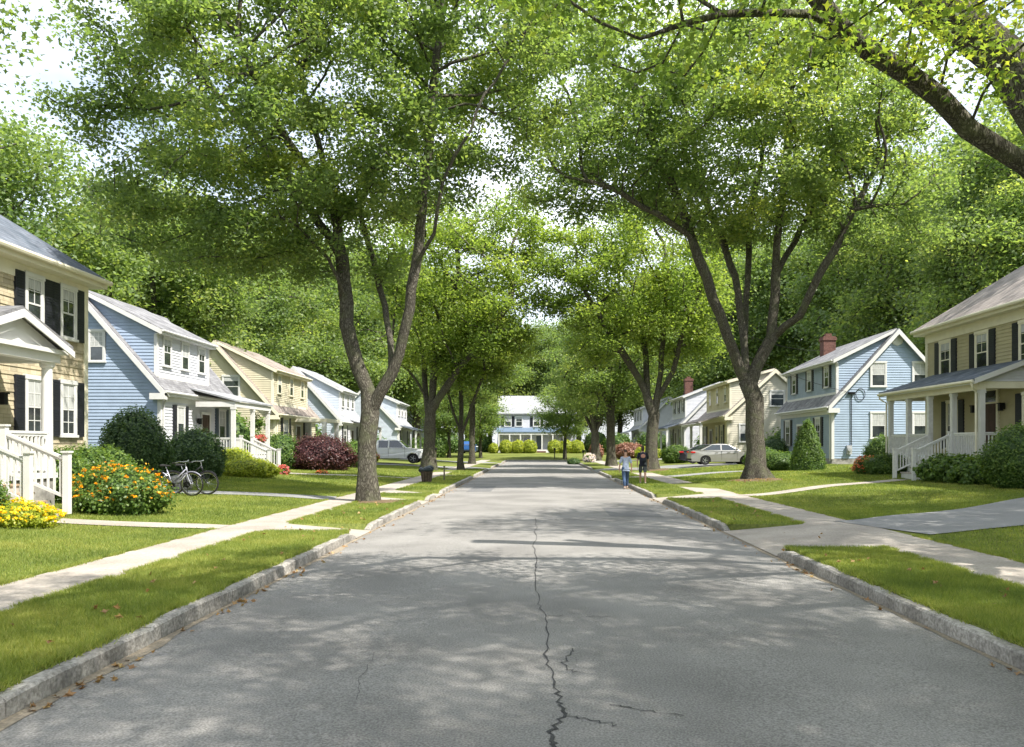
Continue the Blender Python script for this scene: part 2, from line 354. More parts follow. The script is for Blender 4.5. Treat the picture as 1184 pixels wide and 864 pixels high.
# sandy grit washed into the gutters
GRIT = mat('gutter_grit', (.22, .19, .15), 1., scale=30, col2=(.34, .29, .22), bump=.6, bscale=60, spec=.1, detail=6)
for k_, sg in ((KL, 1), (KR, -1)):
    mb = MB(); yy = np.arange(4, 95, .25); wv = .05 + .07 * np.clip(np.sin(yy * .8 + k_) + .6 * np.sin(yy * 2.7), 0, 2) + rng.uniform(0, .035, len(yy))
    for i in range(len(yy) - 1):
        xs_ = [k_ + sg * .004, k_ + sg * (.01 + wv[i]), k_ + sg * (.01 + wv[i + 1])]
        mb.poly([(xs_[0], yy[i], roadz(xs_[0]) + .006), (xs_[1], yy[i], roadz(xs_[1]) + .005), (xs_[2], yy[i + 1], roadz(xs_[2]) + .005), (xs_[0], yy[i + 1], roadz(xs_[0]) + .006)])
    structure(mb.build('gutter_grit', GRIT))
# old utility patch and stains on the asphalt
PATCH = mat('asphalt_patch', (.13, .13, .13), .92, scale=55, col2=(.2, .2, .2), bump=.6, bscale=70, spec=.2, detail=6)
mb = MB()
for (x0, y0, x1, y1) in ((1.9, 21.5, 3.3, 24.5), (-2.9, 33, -1.9, 37.5)):
    for i in range(4):
        for j in range(4):
            xa, xb, ya, yb = x0 + (x1 - x0) * i / 4, x0 + (x1 - x0) * (i + 1) / 4, y0 + (y1 - y0) * j / 4, y0 + (y1 - y0) * (j + 1) / 4
            mb.poly([(xa, ya, roadz(xa) + .004), (xb, ya, roadz(xb) + .004), (xb, yb, roadz(xb) + .004), (xa, yb, roadz(xa) + .004)])
structure(mb.build('road_patch', PATCH))

# kerbs
def kerb(side, lst, name):
    mb = MB(); k = KL if side < 0 else KR; segs = []; y = -20.
    for a, b in lst + [(ROAD_END, 999)]: segs.append((y, a)); y = b
    for (a, b) in segs:
        t = a
        while t < b - .05:
            ln = min(random.uniform(1.5, 2.3), b - t)
            if b - t - ln < .6: ln = b - t
            z0, zs, ze = -.04, .165 + random.uniform(-.006, .006), None
            wk = .145; off = random.uniform(-.008, .008)
            def ring(yy, drop, o=0):
                x = k + side * (off + o); z = zs - drop
                return [(x, yy, z0), (x, yy, z - .02), (x + side * .02, yy, z), (x + side * (wk - .015), yy, z), (x + side * wk, yy, z - .02), (x + side * wk, yy, z0)]
            pts = []
            n = max(3, int(ln / .35)); base = len(mb.v)
            ysr = [t + .005 + (ln - .01) * q / n for q in range(n + 1)]
            for yy in ysr:
                d = random.uniform(0, .006) + (.015 if yy in (ysr[0], ysr[-1]) else 0)
                if yy - a < .5 and a > -19: d += .09 * (1 - (yy - a) / .5)
                if b - yy < .5: d += .09 * (1 - (b - yy) / .5)
                mb.v += ring(yy, d, random.uniform(-.004, .004))
            for q in range(n):
                for j in range(5): mb.f.append((base + q * 6 + j, base + q * 6 + j + 1, base + q * 6 + j + 7, base + q * 6 + j + 6))
            mb.f.append(tuple(base + j for j in range(6))); mb.f.append(tuple(base + n * 6 + j for j in range(6))[::-1])
            t += ln
    structure(mb.build(name, GRAN))
kerb(-1, APL, 'kerb_left'); kerb(1, APR, 'kerb_right')
mb = MB()
for i in range(4): mb.box((KL + i * 1.97, ROAD_END, -.04), (KL + i * 1.97 + 1.93, ROAD_END + .16, .17))
structure(mb.build('kerb_end', GRAN, bevel=.015))
# sidewalks
for (a, b), nm in ((SWL, 'sidewalk_left'), (SWR, 'sidewalk_right')):
    mb = MB(); y = -20.
    while y < 96:
        dz = random.uniform(-.003, .003); mb.box((a, y, .1), (b, y + 1.482, .178 + dz)); y += 1.5
    structure(mb.build(nm, SIDEM, bevel=.012))
# aprons over the verge
for lst, lo, hi, k in ((APL, SWL[1], KL, KL), (APR, KR, SWR[0], KR)):
    for a, b in lst:
        far = lo if k == hi else hi; sgn = -1 if k == KL else 1; mb = MB()
        for j in range(4):
            t0, t1 = j / 4, (j + 1) / 4; xa, xb = k + (far - k) * t0 - (sgn * .03 if j == 0 else 0), k + (far - k) * t1
            za, zb = .02 + .155 * t0, .02 + .155 * t1
            mb.poly([(xa, a - .04, za), (xb, a - .04, zb), (xb, b + .04, zb), (xa, b + .04, za)])
        structure(mb.build('driveway_apron', SIDEM if b - a < 4.5 else DRIVEM))
# ribbons
for nm, pts, wd, kd in RIBBONS:
    mb = MB(); rows = []
    P = []
    for a, b in zip(pts[:-1], pts[1:]):
        n = max(1, int(math.hypot(b[0] - a[0], b[1] - a[1]) / .5))
        for q in range(n): P.append((a[0] + (b[0] - a[0]) * q / n, a[1] + (b[1] - a[1]) * q / n))
    P.append(pts[-1])
    for i, p in enumerate(P):
        a, b = P[max(i - 1, 0)], P[min(i + 1, len(P) - 1)]; d = Vector((b[0] - a[0], b[1] - a[1])).normalized(); nx, ny = -d.y, d.x
        for q in range(7):
            s = (q / 6 - .5) * wd; x, y = p[0] + nx * s, p[1] + ny * s; mb.v.append((x, y, max(g(x, y), .16) + .02))
    for i in range(len(P) - 1):
        for q in range(6): mb.f.append((i * 7 + q, i * 7 + q + 1, i * 7 + q + 8, i * 7 + q + 7))
    structure(mb.build(nm, SIDEM if kd == PAVE else DRIVEM))

RINGS = ((-4.95, 25.2, .95), (9.3, 35.1, 1.5), (7.6, 53.8, 1.5), (-5.2, 56.6, .8))
def paved(x, y):
    m = ((x > KL - .15) & (x < KR + .15) & (y < ROAD_END + .2)) | ((x > SWL[0] - .02) & (x < SWL[1] + .02)) | ((x > SWR[0] - .02) & (x < SWR[1] + .02))
    for a, b in APL: m |= (x > SWL[1]) & (x < KL) & (y > a - .05) & (y < b + .05)
    for a, b in APR: m |= (x < SWR[0]) & (x > KR) & (y > a - .05) & (y < b + .05)
    for _, pts, wd, _k in RIBBONS: m |= ribbon_mask(x, y, pts, wd + .04)
    for cx, cy, cr_ in RINGS: m |= np.hypot(x - cx, y - cy) < cr_ * (.78 + .12 * np.sin(5 * np.arctan2(y - cy, x - cx)))
    return m

# ------------------------------------------------------------------ houses
class House:
    def __init__(s, name, label, cat, side, uf, D0, D1, gz, group=None):
        s.s, s.uf, s.D0, s.D1, s.gz = side, uf, D0, D1, gz
        s.o = thing(name, label, cat, (side * uf, (D0 + D1) / 2, gz), 0, group)
    def P(s, face, a, n, z):
        if face == 'front': return (s.s * (s.uf - n), a, z)
        if face == 'near': return (s.s * a, s.D0 - n, z)
        if face == 'far': return (s.s * a, s.D1 + n, z)
        if isinstance(face, tuple):
            k, v = face
            return (s.s * (v - n), a, z) if k == 'front' else (s.s * a, v - n, z)
    def fbox(s, mb, face, a0, a1, n0, n1, z0, z1):
        n0, n1 = (n0 if n0 < .005 else n0 + .026), n1 + .026
        mb.box(s.P(face, a0, n0, z0), s.P(face, a1, n1, z1))
    def siding(s, mb, face, poly, ex=.15, lap=.03):
        # poly: convex list of (a, z); one lapped course after another
        z = min(p[1] for p in poly); zt = max(p[1] for p in poly)
        def ext(zz):
            xs_ = []
            for (a0, z0), (a1, z1) in zip(poly, poly[1:] + poly[:1]):
                if abs(z0 - z1) < 1e-9:
                    if abs(zz - z0) < 1e-6: xs_ += [a0, a1]
                elif min(z0, z1) - 1e-9 <= zz <= max(z0, z1) + 1e-9: xs_.append(a0 + (a1 - a0) * (zz - z0) / (z1 - z0))
            return (min(xs_), max(xs_)) if xs_ else None
        while z < zt - .005:
            z1 = min(z + ex, zt); e0, e1 = ext(z + 1e-5), ext(z1 - 1e-5)
            if e0 and e1:
                mb.poly([s.P(face, e0[0], lap, z), s.P(face, e0[1], lap, z), s.P(face, e1[1], .003, z1), s.P(face, e1[0], .003, z1)])
                mb.poly([s.P(face, e0[0], 0, z), s.P(face, e0[1], 0, z), s.P(face, e0[1], lap, z), s.P(face, e0[0], lap, z)])
            z = z1
    def window(s, face, a, zc, w_=.85, h_=1.4, shut=None, cols=2, rows=2, trim=WHITE, shutm=BLACKS, tr=.09, curtain=True, sw=.38, lower=False):
        fr = MB(); A0, A1, Z0, Z1 = a - w_ / 2, a + w_ / 2, zc - h_ / 2, zc + h_ / 2
        n0, n1 = .001, .055
        s.fbox(fr, face, A0 - tr, A0, n0, n1, Z0, Z1); s.fbox(fr, face, A1, A1 + tr, n0, n1, Z0, Z1)
        s.fbox(fr, face, A0 - tr - .02, A1 + tr + .02, n0, n1 + .012, Z1, Z1 + tr * 1.3); s.fbox(fr, face, A0 - tr - .03, A1 + tr + .03, n0, n1 + .035, Z0 - tr * .8, Z0)
        f = fr.build('window', trim, s.o)
        sh = MB(); t = .045
        s.fbox(sh, face, A0, A0 + t, .022, .042, Z0, Z1); s.fbox(sh, face, A1 - t, A1, .022, .042, Z0, Z1)
        for z in (Z0, zc - t / 2, Z1 - t): s.fbox(sh, face, A0 + t, A1 - t, .022, .041, z, z + t)
        for i in range(1, cols):
            x = A0 + w_ * i / cols; s.fbox(sh, face, x - .011, x + .011, .022, .036, zc + t / 2, Z1 - t)
            if lower: s.fbox(sh, face, x - .011, x + .011, .022, .036, Z0 + t, zc - t / 2)
        for j in range(1, rows):
            z = zc + (Z1 - zc) * j / rows; s.fbox(sh, face, A0 + t, A1 - t, .022, .035, z - .011, z + .011)
            if lower: z -= h_ / 2; s.fbox(sh, face, A0 + t, A1 - t, .022, .035, z - .011, z + .011)
        sh.build('sash', trim, f)
        pn = MB(); s.fbox(pn, face, A0, A1, .012, .026, Z0, Z1); pn.build('pane', GLASS, f)
        if curtain:
            cu = MB(); zcu = random.choice([zc + .03, zc + .03, zc + (Z1 - zc) * .55])
            for q in range(10):
                a0 = A0 + .05 + (w_ - .1) * q / 10; a1 = a0 + (w_ - .1) / 10 - .012
                s.fbox(cu, face, a0 - .006, a1 + .006, .0265, .0275 + .001 * (q % 2), zcu, Z1 - .05)
            cu.build('curtain', CURT, f)
        if shut:
            for sg in ((-1, 1) if shut is True else shut):
                c0 = (A0 - tr - .02 - sw) if sg < 0 else (A1 + tr + .02); m = MB()
                s.fbox(m, face, c0, c0 + sw, .002, .05, Z0 - .05, Z1 + .08)
                zz = Z0 + .02
                while zz < Z1:
                    if abs(zz - zc) > .06: s.fbox(m, face, c0 + .05, c0 + sw - .05, .05, .06, zz, zz + .028)
                    zz += .07
                m.build('shutter', shutm, s.o)
        return f
    def door(s, face, a, z0, w_=.95, h_=2.1, m=DOORM, trim=WHITE, transom=0):
        d = MB(); s.fbox(d, face, a - w_ / 2, a + w_ / 2, .002, .04, z0, z0 + h_)
        o = d.build('door', m, s.o); t = MB()
        for q in (0, 1):
            for (za, zb) in ((z0 + .15, z0 + .9), (z0 + 1.05, z0 + h_ - .15)):
                a0 = a - w_ / 2 + .1 + q * (w_ / 2 - .04); s.fbox(t, face, a0, a0 + w_ / 2 - .16, .04, .048, za, zb)
        t.build('door_panel', m, o)
        k = MB(); s.fbox(k, face, a + w_ / 2 - .12, a + w_ / 2 - .08, .04, .1, z0 + .95, z0 + 1.05); k.build('handle', CHROME, o)
        fr = MB()
        s.fbox(fr, face, a - w_ / 2 - .12, a - w_ / 2, .001, .06, z0, z0 + h_ + transom); s.fbox(fr, face, a + w_ / 2, a + w_ / 2 + .12, .001, .06, z0, z0 + h_ + transom)
        s.fbox(fr, face, a - w_ / 2 - .14, a + w_ / 2 + .14, .001, .07, z0 + h_ + transom, z0 + h_ + transom + .14)
        if transom: s.fbox(fr, face, a - w_ / 2, a + w_ / 2, .001, .06, z0 + h_, z0 + h_ + .06)
        fr.build('door_frame', trim, o)
        if transom: p = MB(); s.fbox(p, face, a - w_ / 2, a + w_ / 2, .01, .03, z0 + h_ + .06, z0 + h_ + transom); p.build('pane', GLASS, o)
    def cyl_lamp(s, face, a, z):
        m = MB(); s.fbox(m, face, a - .06, a + .06, .02, .05, z - .1, z + .1); s.fbox(m, face, a - .02, a + .02, .05, .16, z + .08, z + .11)
        s.fbox(m, face, a - .07, a + .07, .09, .23, z - .16, z + .1); s.fbox(m, face, a - .1, a + .1, .06, .26, z + .1, z + .14); m.build('wall_lamp', DARKM, s.o)
    def rail(s, p, q, z0, z1, h=.92, sp=.13, m=WHITE, name='railing', newels=(), nh=1.1):
        # p, q: (u, D) ; z0/z1 floor heights at both ends
        mb = MB(); A = Vector((s.s * p[0], p[1], z0)); B = Vector((s.s * q[0], q[1], z1)); L = (B - A).length
        up = Vector((0, 0, 1)); mb.bar(A + up * h, B + up * h, .09, .055); mb.bar(A + up * (h - .06), B + up * (h - .06), .05, .05); mb.bar(A + up * .1, B + up * .1, .05, .06)
        n = max(2, int(L / sp))
        for i in range(1, n):
            c_ = A + (B - A) * i / n; mb.box((c_.x - .019, c_.y - .019, c_.z + .12), (c_.x + .019, c_.y + .019, c_.z + h - .06))
        r = mb.build(name, m, s.o)
        for t in newels:
            c_ = A + (B - A) * t; nb = MB(); nb.box((c_.x - .065, c_.y - .065, c_.z - .25), (c_.x + .065, c_.y + .065, c_.z + nh)); nb.box((c_.x - .09, c_.y - .09, c_.z + nh), (c_.x + .09, c_.y + .09, c_.z + nh + .04)); nb.build('newel_post', m, r)
        return r
    def stairs(s, Da, Db, ut, zt, ub, zb, m=CONC, risers=WHITE):
        n = max(2, round((zt - zb) / .18)); tr = MB(); ri = MB()
        for i in range(n):
            z = zt - (zt - zb) * (i + 1) / n + 0; za = zt - (zt - zb) * i / n; u0 = ut - (ut - ub) * i / n; u1 = ut - (ut - ub) * (i + 1) / n
            if i == 0: pass
            tr.box((s.s * (u0 + .02), Da, z + (zt - zb) / n - .04 - (zt - zb) / n), (s.s * (u1 - .03), Db, z)) if i < n - 1 else None
            ri.box((s.s * (u0 + .0), Da + .03, zb - .1), (s.s * (u1 if i < n - 1 else u1), Db - .03, z - .041)) if i < n - 1 else None
        a = tr.build('tread', m, s.o); ri.build('riser', risers, s.o)
    def post(s, u, D, z0, z1, r=.08, m=WHITE, round_=False):
        mb = MB(); x = s.s * u
        if round_: mb.lathe([(r * 1.35, 0), (r * 1.35, .08), (r, .12), (r * .9, (z1 - z0) - .14), (r * 1.2, (z1 - z0) - .1), (r * 1.3, z1 - z0)], (x, D, z0), 20)
        else: mb.box((x - r, D - r, z0), (x + r, D + r, z1)); mb.box((x - r * 1.25, D - r * 1.25, z0), (x + r * 1.25, D + r * 1.25, z0 + .15)); mb.box((x - r * 1.25, D - r * 1.25, z1 - .12), (x + r * 1.25, D + r * 1.25, z1 - .002))
        return mb.build('porch_post', m, s.o)
    def foundation(s, u1, h=.35):
        mb = MB(); mb.box((s.s * (s.uf - .012), s.D0 - .012, s.gz - .4), (s.s * u1, s.D1, s.gz + h)); mb.build('foundation', FOUND, s.o)
    def corner(s, mb, z0, z1, trimw=.12):
        mb.box((s.s * (s.uf - .045), s.D0 - .045, z0), (s.s * (s.uf + trimw), s.D0 + .0, z1)); mb.box((s.s * (s.uf - .045), s.D0 + .001, z0), (s.s * (s.uf), s.D0 + trimw, z1))

def slab(mb, S, pts, th):  # roof slab: pts (u, D, z) upper face ring, thickness downwards
    up = [(S * p[0], p[1], p[2]) for p in pts]; n = len(up); k = len(mb.v); mb.v += [(x, y, z - th) for x, y, z in up] + up
    mb.f.append(tuple(range(k, k + n))[::-1]); mb.f.append(tuple(range(k + n, k + 2 * n)))
    for i in range(n): j = (i + 1) % n; mb.f.append((k + i, k + j, k + n + j, k + n + i))

def cape(name, label, side, uf, D0, D1, w_, ze, za, gz, wall, gwall, dwall, roof, trim=WHITE, dorm=None, shut=None, group='dormered houses along the street'):
    """gable end toward the camera, shed dormer on the roof slope that faces the road"""
    h = House(name, label, 'house', side, uf, D0, D1, gz, group); S = side; ur, ub = uf + w_, uf + 2 * w_; sl_ = (za - ze) / w_
    h.foundation(ub); z0 = gz + .35
    zw = ze - .02
    m = MB(); h.siding(m, 'near', [(uf, z0), (ub, z0), (ub, zw), (ur, za - .03), (uf, zw)]); m.build('gable_wall', gwall, h.o)
    m = MB(); h.siding(m, 'front', [(D0, z0), (D1, z0), (D1, zw), (D0, zw)]); m.build('front_wall', wall, h.o)
    m = MB(); m.poly([(S * uf, D1, z0), (S * ub, D1, z0), (S * ub, D1, zw), (S * ur, D1, za - .03), (S * uf, D1, zw)]); m.poly([(S * ub, D0, z0), (S * ub, D1, z0), (S * ub, D1, zw), (S * ub, D0, zw)]); m.build('rear_wall', gwall, h.o)
    oh, og = .3, .28
    r = MB(); th = .14
    slab(r, S, [(uf - oh, D0 - og, ze - oh * sl_ + .14), (ur, D0 - og, za + .14), (ur, D1 + og, za + .14), (uf - oh, D1 + og, ze - oh * sl_ + .14)], th)
    slab(r, S, [(ub + oh, D0 - og, ze - oh * sl_ + .14), (ur + .002, D0 - og, za + .14), (ur + .002, D1 + og, za + .14), (ub + oh, D1 + og, ze - oh * sl_ + .14)], th)
    ro = r.build('roof', roof, h.o)
    # rake boards
    k = MB()
    for ua, ub_ in ((uf - oh, ur), (ub + oh, ur)):
        zl = ze - oh * sl_ + .10
        k.prism([(S * ua, D0 - og - .005, zl), (S * ur, D0 - og - .005, za + .10), (S * ur, D0 - og - .005, za - .22), (S * ua, D0 - og - .005, zl - .3)], (0, -.04, 0))
    k.build('rake_board', trim, ro)
    # eave fascia, soffit, gutter
    k = MB(); zl = ze - oh * sl_; k.box((S * (uf - oh - .02), D0 - og, zl - .12), (S * (uf - oh + .03), D1 + og, zl + .1)); k.box((S * (uf - oh + .031), D0 - og + .01, zl - .12), (S * (uf - .001), D1 + og - .01, zl - .09))
    k.box((S * (uf - .04), D0, zl - .36), (S * (uf - .001), D1, zl - .121))
    k.box((S * (uf - oh - .02), D0 - og - .05, zl - .3), (S * (uf + .35), D0 - .002, zl - .02))     # cornice return
    k.build('eave_trim', trim, h.o)
    k = MB(); k.tube([(S * (uf - oh - .07), D0 - og, zl + .04), (S * (uf - oh - .07), D1 + og, zl + .04)], .06, 8)
    gt = k.build('gutter', trim, h.o)
    k = MB(); k.tube([(S * (uf - oh - .07), D0 - og + .1, zl), (S * (uf - oh - .05), D0 + .06, zl - .15), (S * (uf - .08), D0 + .16, zl - .45), (S * (uf - .08), D0 + .16, gz + .2)], .035, 8); k.build('downspout', trim, gt)
    k = MB(); h.corner(k, gz + .3, zl - .31); k.build('corner_board', trim, h.o)
    if dorm:
        da, db, us, zd, nw, dshut, wz = dorm     # D range, u of face, eave z, window count
        zb = ze + (us - uf) * sl_ + .13
        face = ('front', us)
        m = MB(); h.siding(m, face, [(da, zb - .02), (db, zb - .02), (db, zd - .05), (da, zd - .05)], .13); d = m.build('dormer_wall', dwall, h.o)
        m = MB(); h.siding(m, ('near', da), [(us, zb - .1), (ur, za - .05), (us, zd)] if zd < za else [(us, zb), (ur, za), (us, zd)]); m.build('dormer_side', gwall, d)
        m = MB(); m.poly([(S * us, db, zb - .1), (S * ur, db, za - .05), (S * us, db, zd)]); m.build('dormer_side', gwall, d)
        m = MB(); sd_ = (za + .03 - zd) / (ur - us); slab(m, S, [(us - .3, da - .22, zd + .17 - .3 * sd_), (ur, da - .22, za + .2), (ur, db + .22, za + .2), (us - .3, db + .22, zd + .17 - .3 * sd_)], .13); m.build('dormer_roof', roof, d)
        m = MB(); zq = zd + .03 - .3 * sd_
        m.prism([(S * (us - .3), da - .225, zq + .1), (S * ur, da - .225, za + .16), (S * ur, da - .225, za - .02), (S * (us - .3), da - .225, zq - .12)], (0, -.035, 0))
        m.box((S * (us - .33), da - .2, zq - .1), (S * (us - .28), db + .2, zq + .09)); m.box((S * (us - .279), da - .2, zq - .1), (S * (us - .002), db + .2, zq - .07))
        m.box((S * (us - .05), da - .03, zb - .03), (S * (us + .1), da, zq - .1)); m.box((S * (us - .05), da + .001, zb), (S * us, da + .12, zq - .1)); m.box((S * (us - .05), db - .12, zb), (S * us, db, zq - .1)); m.box((S * (us - .045), da + .12, zb - .05), (S * us, db - .12, zb + .1))
        m.build('dormer_trim', trim, d)
        k = MB(); k.tube([(S * (us - .38), da - .2, zq + .05), (S * (us - .38), db + .2, zq + .05)], .055, 8); k.build('dormer_gutter', trim, d)
        for i in range(nw):
            a = da + (db - da) * (i + .5) / nw; h.window(face, a, wz, .72, min(1.25, (zd - zb) * .78), dshut, trim=trim, sw=.3, tr=.08)
    return h

def chimney(h, u, D, z0, z1, sx=.75, sy=.9):
    mb = MB(); x = h.s * u; mb.box((x - sx / 2, D - sy / 2, z0), (x + sx / 2, D + sy / 2, z1)); mb.box((x - sx / 2 - .06, D - sy / 2 - .06, z1 - .28), (x + sx / 2 + .06, D + sy / 2 + .06, z1 - .1))
    mb.box((x - sx / 4, D - sy / 4, z1), (x + sx / 4, D + sy / 4, z1 + .22)); mb.build('chimney', BRICK, h.o)

TANSH = shinglewall('tan_cedar_shingles', (.40, .35, .25), (.50, .44, .33))
BLUEL = mat('blue_clapboard_left', (.28, .35, .455), .6, .06, 2, .05)
BLUER = mat('blue_clapboard_right', (.30, .38, .485), .6, .06, 2, .05)
BLUEG = mat('grey_and_shaded_blue_clapboard', (.27, .33, .40), .6, .06, 2, .05)  # light blue house front with shade painted in; also grey blue distant siding
WSID = mat('white_clapboard', (.55, .56, .6), .6, .05, 2, .05)
CREAM = mat('cream_clapboard', (.53, .49, .36), .6, .06, 2, .05)
CREAM2 = mat('ivory_clapboard', (.6, .57, .47), .6, .06, 2, .05)
PALEB = mat('pale_blue_clapboard', (.47, .52, .59), .6, .06, 2, .05)
OLIVE = mat('olive_tan_clapboard', (.40, .36, .22), .6, .06, 2, .05)
CREAM2_SHADE = mat('shaded_ivory_clapboard', (.5, .45, .28), .6, .06, 2, .05)  # ivory siding with the shade of the road-facing front put into its colour
RGREY = roofmat('grey_asphalt_shingles', (.16, .16, .17), (.27, .27, .28))
RSLATE = roofmat('slate_asphalt_shingles', (.10, .12, .15), (.17, .19, .23))
RBROWN = roofmat('brown_asphalt_shingles', (.23, .195, .17), (.33, .29, .26))
RTAUPE = roofmat('taupe_asphalt_shingles', (.27, .24, .23), (.37, .33, .31))
RPALE = roofmat('pale_asphalt_shingles', (.27, .28, .3), (.38, .39, .41))

def hiphouse(name, label, side, uf, D0, D1, dep, ze, gz, wall, roof, trim, tan_=.73):
    h = House(name, label, 'house', side, uf, D0, D1, gz); S = side; ub = uf + dep
    h.foundation(ub); z0 = gz + .35; zt = ze - .05
    fr = MB(); h.siding(fr, 'front', [(D0, z0), (D1, z0), (D1, zt), (D0, zt)], .215 if wall is TANSH else .14, .026); fr.build('front_wall', wall, h.o)
    m = MB(); m.poly([(S * uf, D1, z0), (S * ub, D1, z0), (S * ub, D1, zt), (S * uf, D1, zt)]); m.poly([(S * uf, D0, z0), (S * ub, D0, z0), (S * ub, D0, zt), (S * uf, D0, zt)]); m.poly([(S * ub, D0, z0), (S * ub, D1, z0), (S * ub, D1, zt), (S * ub, D0, zt)]); m.build('side_wall', wall, h.o)
    o_ = .45; a, b, c_, d_ = uf - o_, ub + o_, D0 - o_, D1 + o_; hh = (b - a) / 2; zr = ze + hh * tan_
    r = MB(); A, B, C_, D_ = (S * a, c_, ze), (S * b, c_, ze), (S * b, d_, ze), (S * a, d_, ze); E, F_ = (S * (a + hh), c_ + hh, zr), (S * (a + hh), d_ - hh, zr)
    lo = [(p[0], p[1], p[2] - .06) for p in (A, B, C_, D_)]
    r.poly([A, D_, F_, E]); r.poly([B, E, F_, C_]); r.poly([A, E, B]); r.poly([D_, C_, F_]); r.poly(lo)
    for p, q, i, j in ((A, B, 0, 1), (B, C_, 1, 2), (C_, D_, 2, 3), (D_, A, 3, 0)): r.poly([p, q, lo[j], lo[i]])
    ro = r.build('roof', roof, h.o)
    k = MB()
    k.box((S * (a + .04), c_ + .04, ze - .26), (S * (uf), d_ - .04, ze - .062)); k.box((S * uf, D1 + .001, ze - .26), (S * (b - .04), d_ - .04, ze - .062)); k.box((S * (uf - .05), D0, ze - .62), (S * (uf - .001), D1 + .04, ze - .262)); k.build('eave_trim', trim, h.o)
    k = MB(); k.tube([(S * (a - .04), c_, ze - .08), (S * (a - .04), d_, ze - .08)], .075, 8); k.build('gutter', trim, h.o)
    k = MB(); k.box((S * (uf - .04), D1 - .16, gz + .3), (S * (uf - .001), D1 + .04, ze - .63)); k.build('corner_board', trim, h.o)
    return h

# ---- L1: tan shingled house with gabled entry
gz = g(-13.2, 19)
L1 = hiphouse('shingle_house', 'two storey tan cedar shingle house with black shutters and white gabled entry porch', -1, 13.2, 9.0, 24.0, 8.5, 6.78, gz, TANSH, RSLATE, CREAMT)
for D in (21.45, 23.0):
    L1.window('front', D, 5.58, .62, 1.36, True, trim=WHITE, sw=.36, cols=2, rows=2); L1.window('front', D, 2.9, .62, 1.42, True, trim=WHITE, sw=.36, lower=True)
for D in (18.4, 15.5, 12.5): L1.window('front', D, 5.58, .75, 1.36, True, trim=WHITE)
L1.window('front', 13, 2.9, .75, 1.42, True); L1.door('front', 18.0, 1.28)
L1.cyl_lamp('front', 20.0, 3.05)
# portico
PD0, PD1, PU, PF = 16.3, 19.6, 11.45, 1.25
m = MB(); m.box((-13.2, PD0, PF - .12), (-PU, PD1, PF)); m.build('porch_floor', GREYW, L1.o)
m = MB(); m.box((-13.19, PD0 + .05, gz - .2), (-PU - .05, PD1 - .05, PF - .121)); m.build('porch_base', FOUND, L1.o)  # darker tone stands in for the shadows within the porch base
cz = 3.86
m = MB(); m.box((-PU + .0, PD0 - .1, cz), (-PU - .28, PD1 + .1, cz + .2)); m.box((-PU - .281, PD1 - .15, cz), (-13.19, PD1 + .1, cz + .2)); m.box((-PU - .281, PD0 - .1, cz), (-13.19, PD0 + .15, cz + .2))
m.box((-PU + .12, PD0 - .22, cz + .201), (-13.18, PD1 + .22, cz + .3)); m.build('porch_beam', WHITE, L1.o)
mid = (PD0 + PD1) / 2; az = 4.86
m = MB()
for sg, De in ((-1, PD0 - .3), (1, PD1 + .3)):
    m.hexa([(-PU + .2, De, cz + .33), (-13.18, De, cz + .33), (-13.18, mid, az), (-PU + .2, mid, az), (-PU + .2, De, cz + .42), (-13.18, De, cz + .42), (-13.18, mid, az + .09), (-PU + .2, mid, az + .09)])
pr = m.build('porch_roof', RGREY, L1.o)
m = MB(); m.poly([(-PU - .02, PD0 - .1, cz + .31), (-PU - .02, PD1 + .1, cz + .31), (-PU - .02, mid, az - .02)]); m.build('pediment', WHITE, pr)
m = MB()
for De in (PD0 - .3, PD1 + .3): m.prism([(-PU + .21, De, cz + .3), (-PU + .21, mid, az + .02), (-PU + .21, mid, az - .16), (-PU + .21, De, cz + .15)], (.03, 0, 0))
m.build('rake_board', WHITE, pr)
L1.post(PU + .2, PD1 - .1, PF, cz, .13, WHITE, True); L1.post(PU + .2, PD0 + .1, PF, cz, .13, WHITE, True)
L1.rail((PU + .1, PD1 - .15), (13.15, PD1 - .15), PF, PF, .95, .14); L1.rail((PU + .1, 17.75), (PU + .1, PD1 - .3), PF, PF, .95, .14)
L1.stairs(16.2, 17.7, PU, PF, 10.0, g(-10, 17) + .02, mat('worn_tread_wood', (.36, .27, .19), .8, .25, 9), CONC)
for D, nw in ((17.62, (0, 1)), (16.28, (0, 1))): L1.rail((PU, D), (10.1, D), PF, .68, .92, .14, newels=nw, nh=1.06)

# ---- L2: blue house
h = cape('blue_house', 'blue clapboard house with white dormer and open front porch beside the tan shingle house', -1, 17.0, 37.0, 45.6, 3.7, 4.6, 8.85, .78, WSID, BLUEL, WSID, RGREY,
         dorm=(37.15, 43.0, 17.25, 7.15, 3, None, 6.2)); L2 = h
h.window('near', 19.85, 6.2 + .15, .62, 1.32, None, cols=3, rows=3); 
h.window('front', 39.0, 2.95, .7, 1.5, True, sw=.36); h.door('front', 41.9, 1.35); h.window('front', 44.1, 2.95, .8, 1.6, True, sw=.38, shutm=mat('navy_shutter_paint', (.05, .07, .1), .5)); h.cyl_lamp('front', 40.9, 3.1)
m = MB(); m.box((-16.99, 40.2, 1.22), (-14.9, 45.3, 1.35)); m.build('porch_floor', GREYW, h.o)
m = MB(); m.box((-16.98, 40.25, .4), (-15.0, 45.25, 1.219)); m.build('porch_base', GREYW, h.o)
m = MB(); slab(m, -1, [(14.7, 40.0, 4.12), (17.1, 40.0, 4.75), (17.1, 45.6, 4.75), (14.7, 45.6, 4.12)], .08); pr = m.build('porch_roof', RPALE, h.o)
m = MB(); m.box((-14.78, 40.08, 3.78), (-14.98, 45.5, 4.03)); m.box((-14.981, 40.08, 3.78), (-16.7, 40.25, 4.03)); m.build('porch_beam', WHITE, h.o)
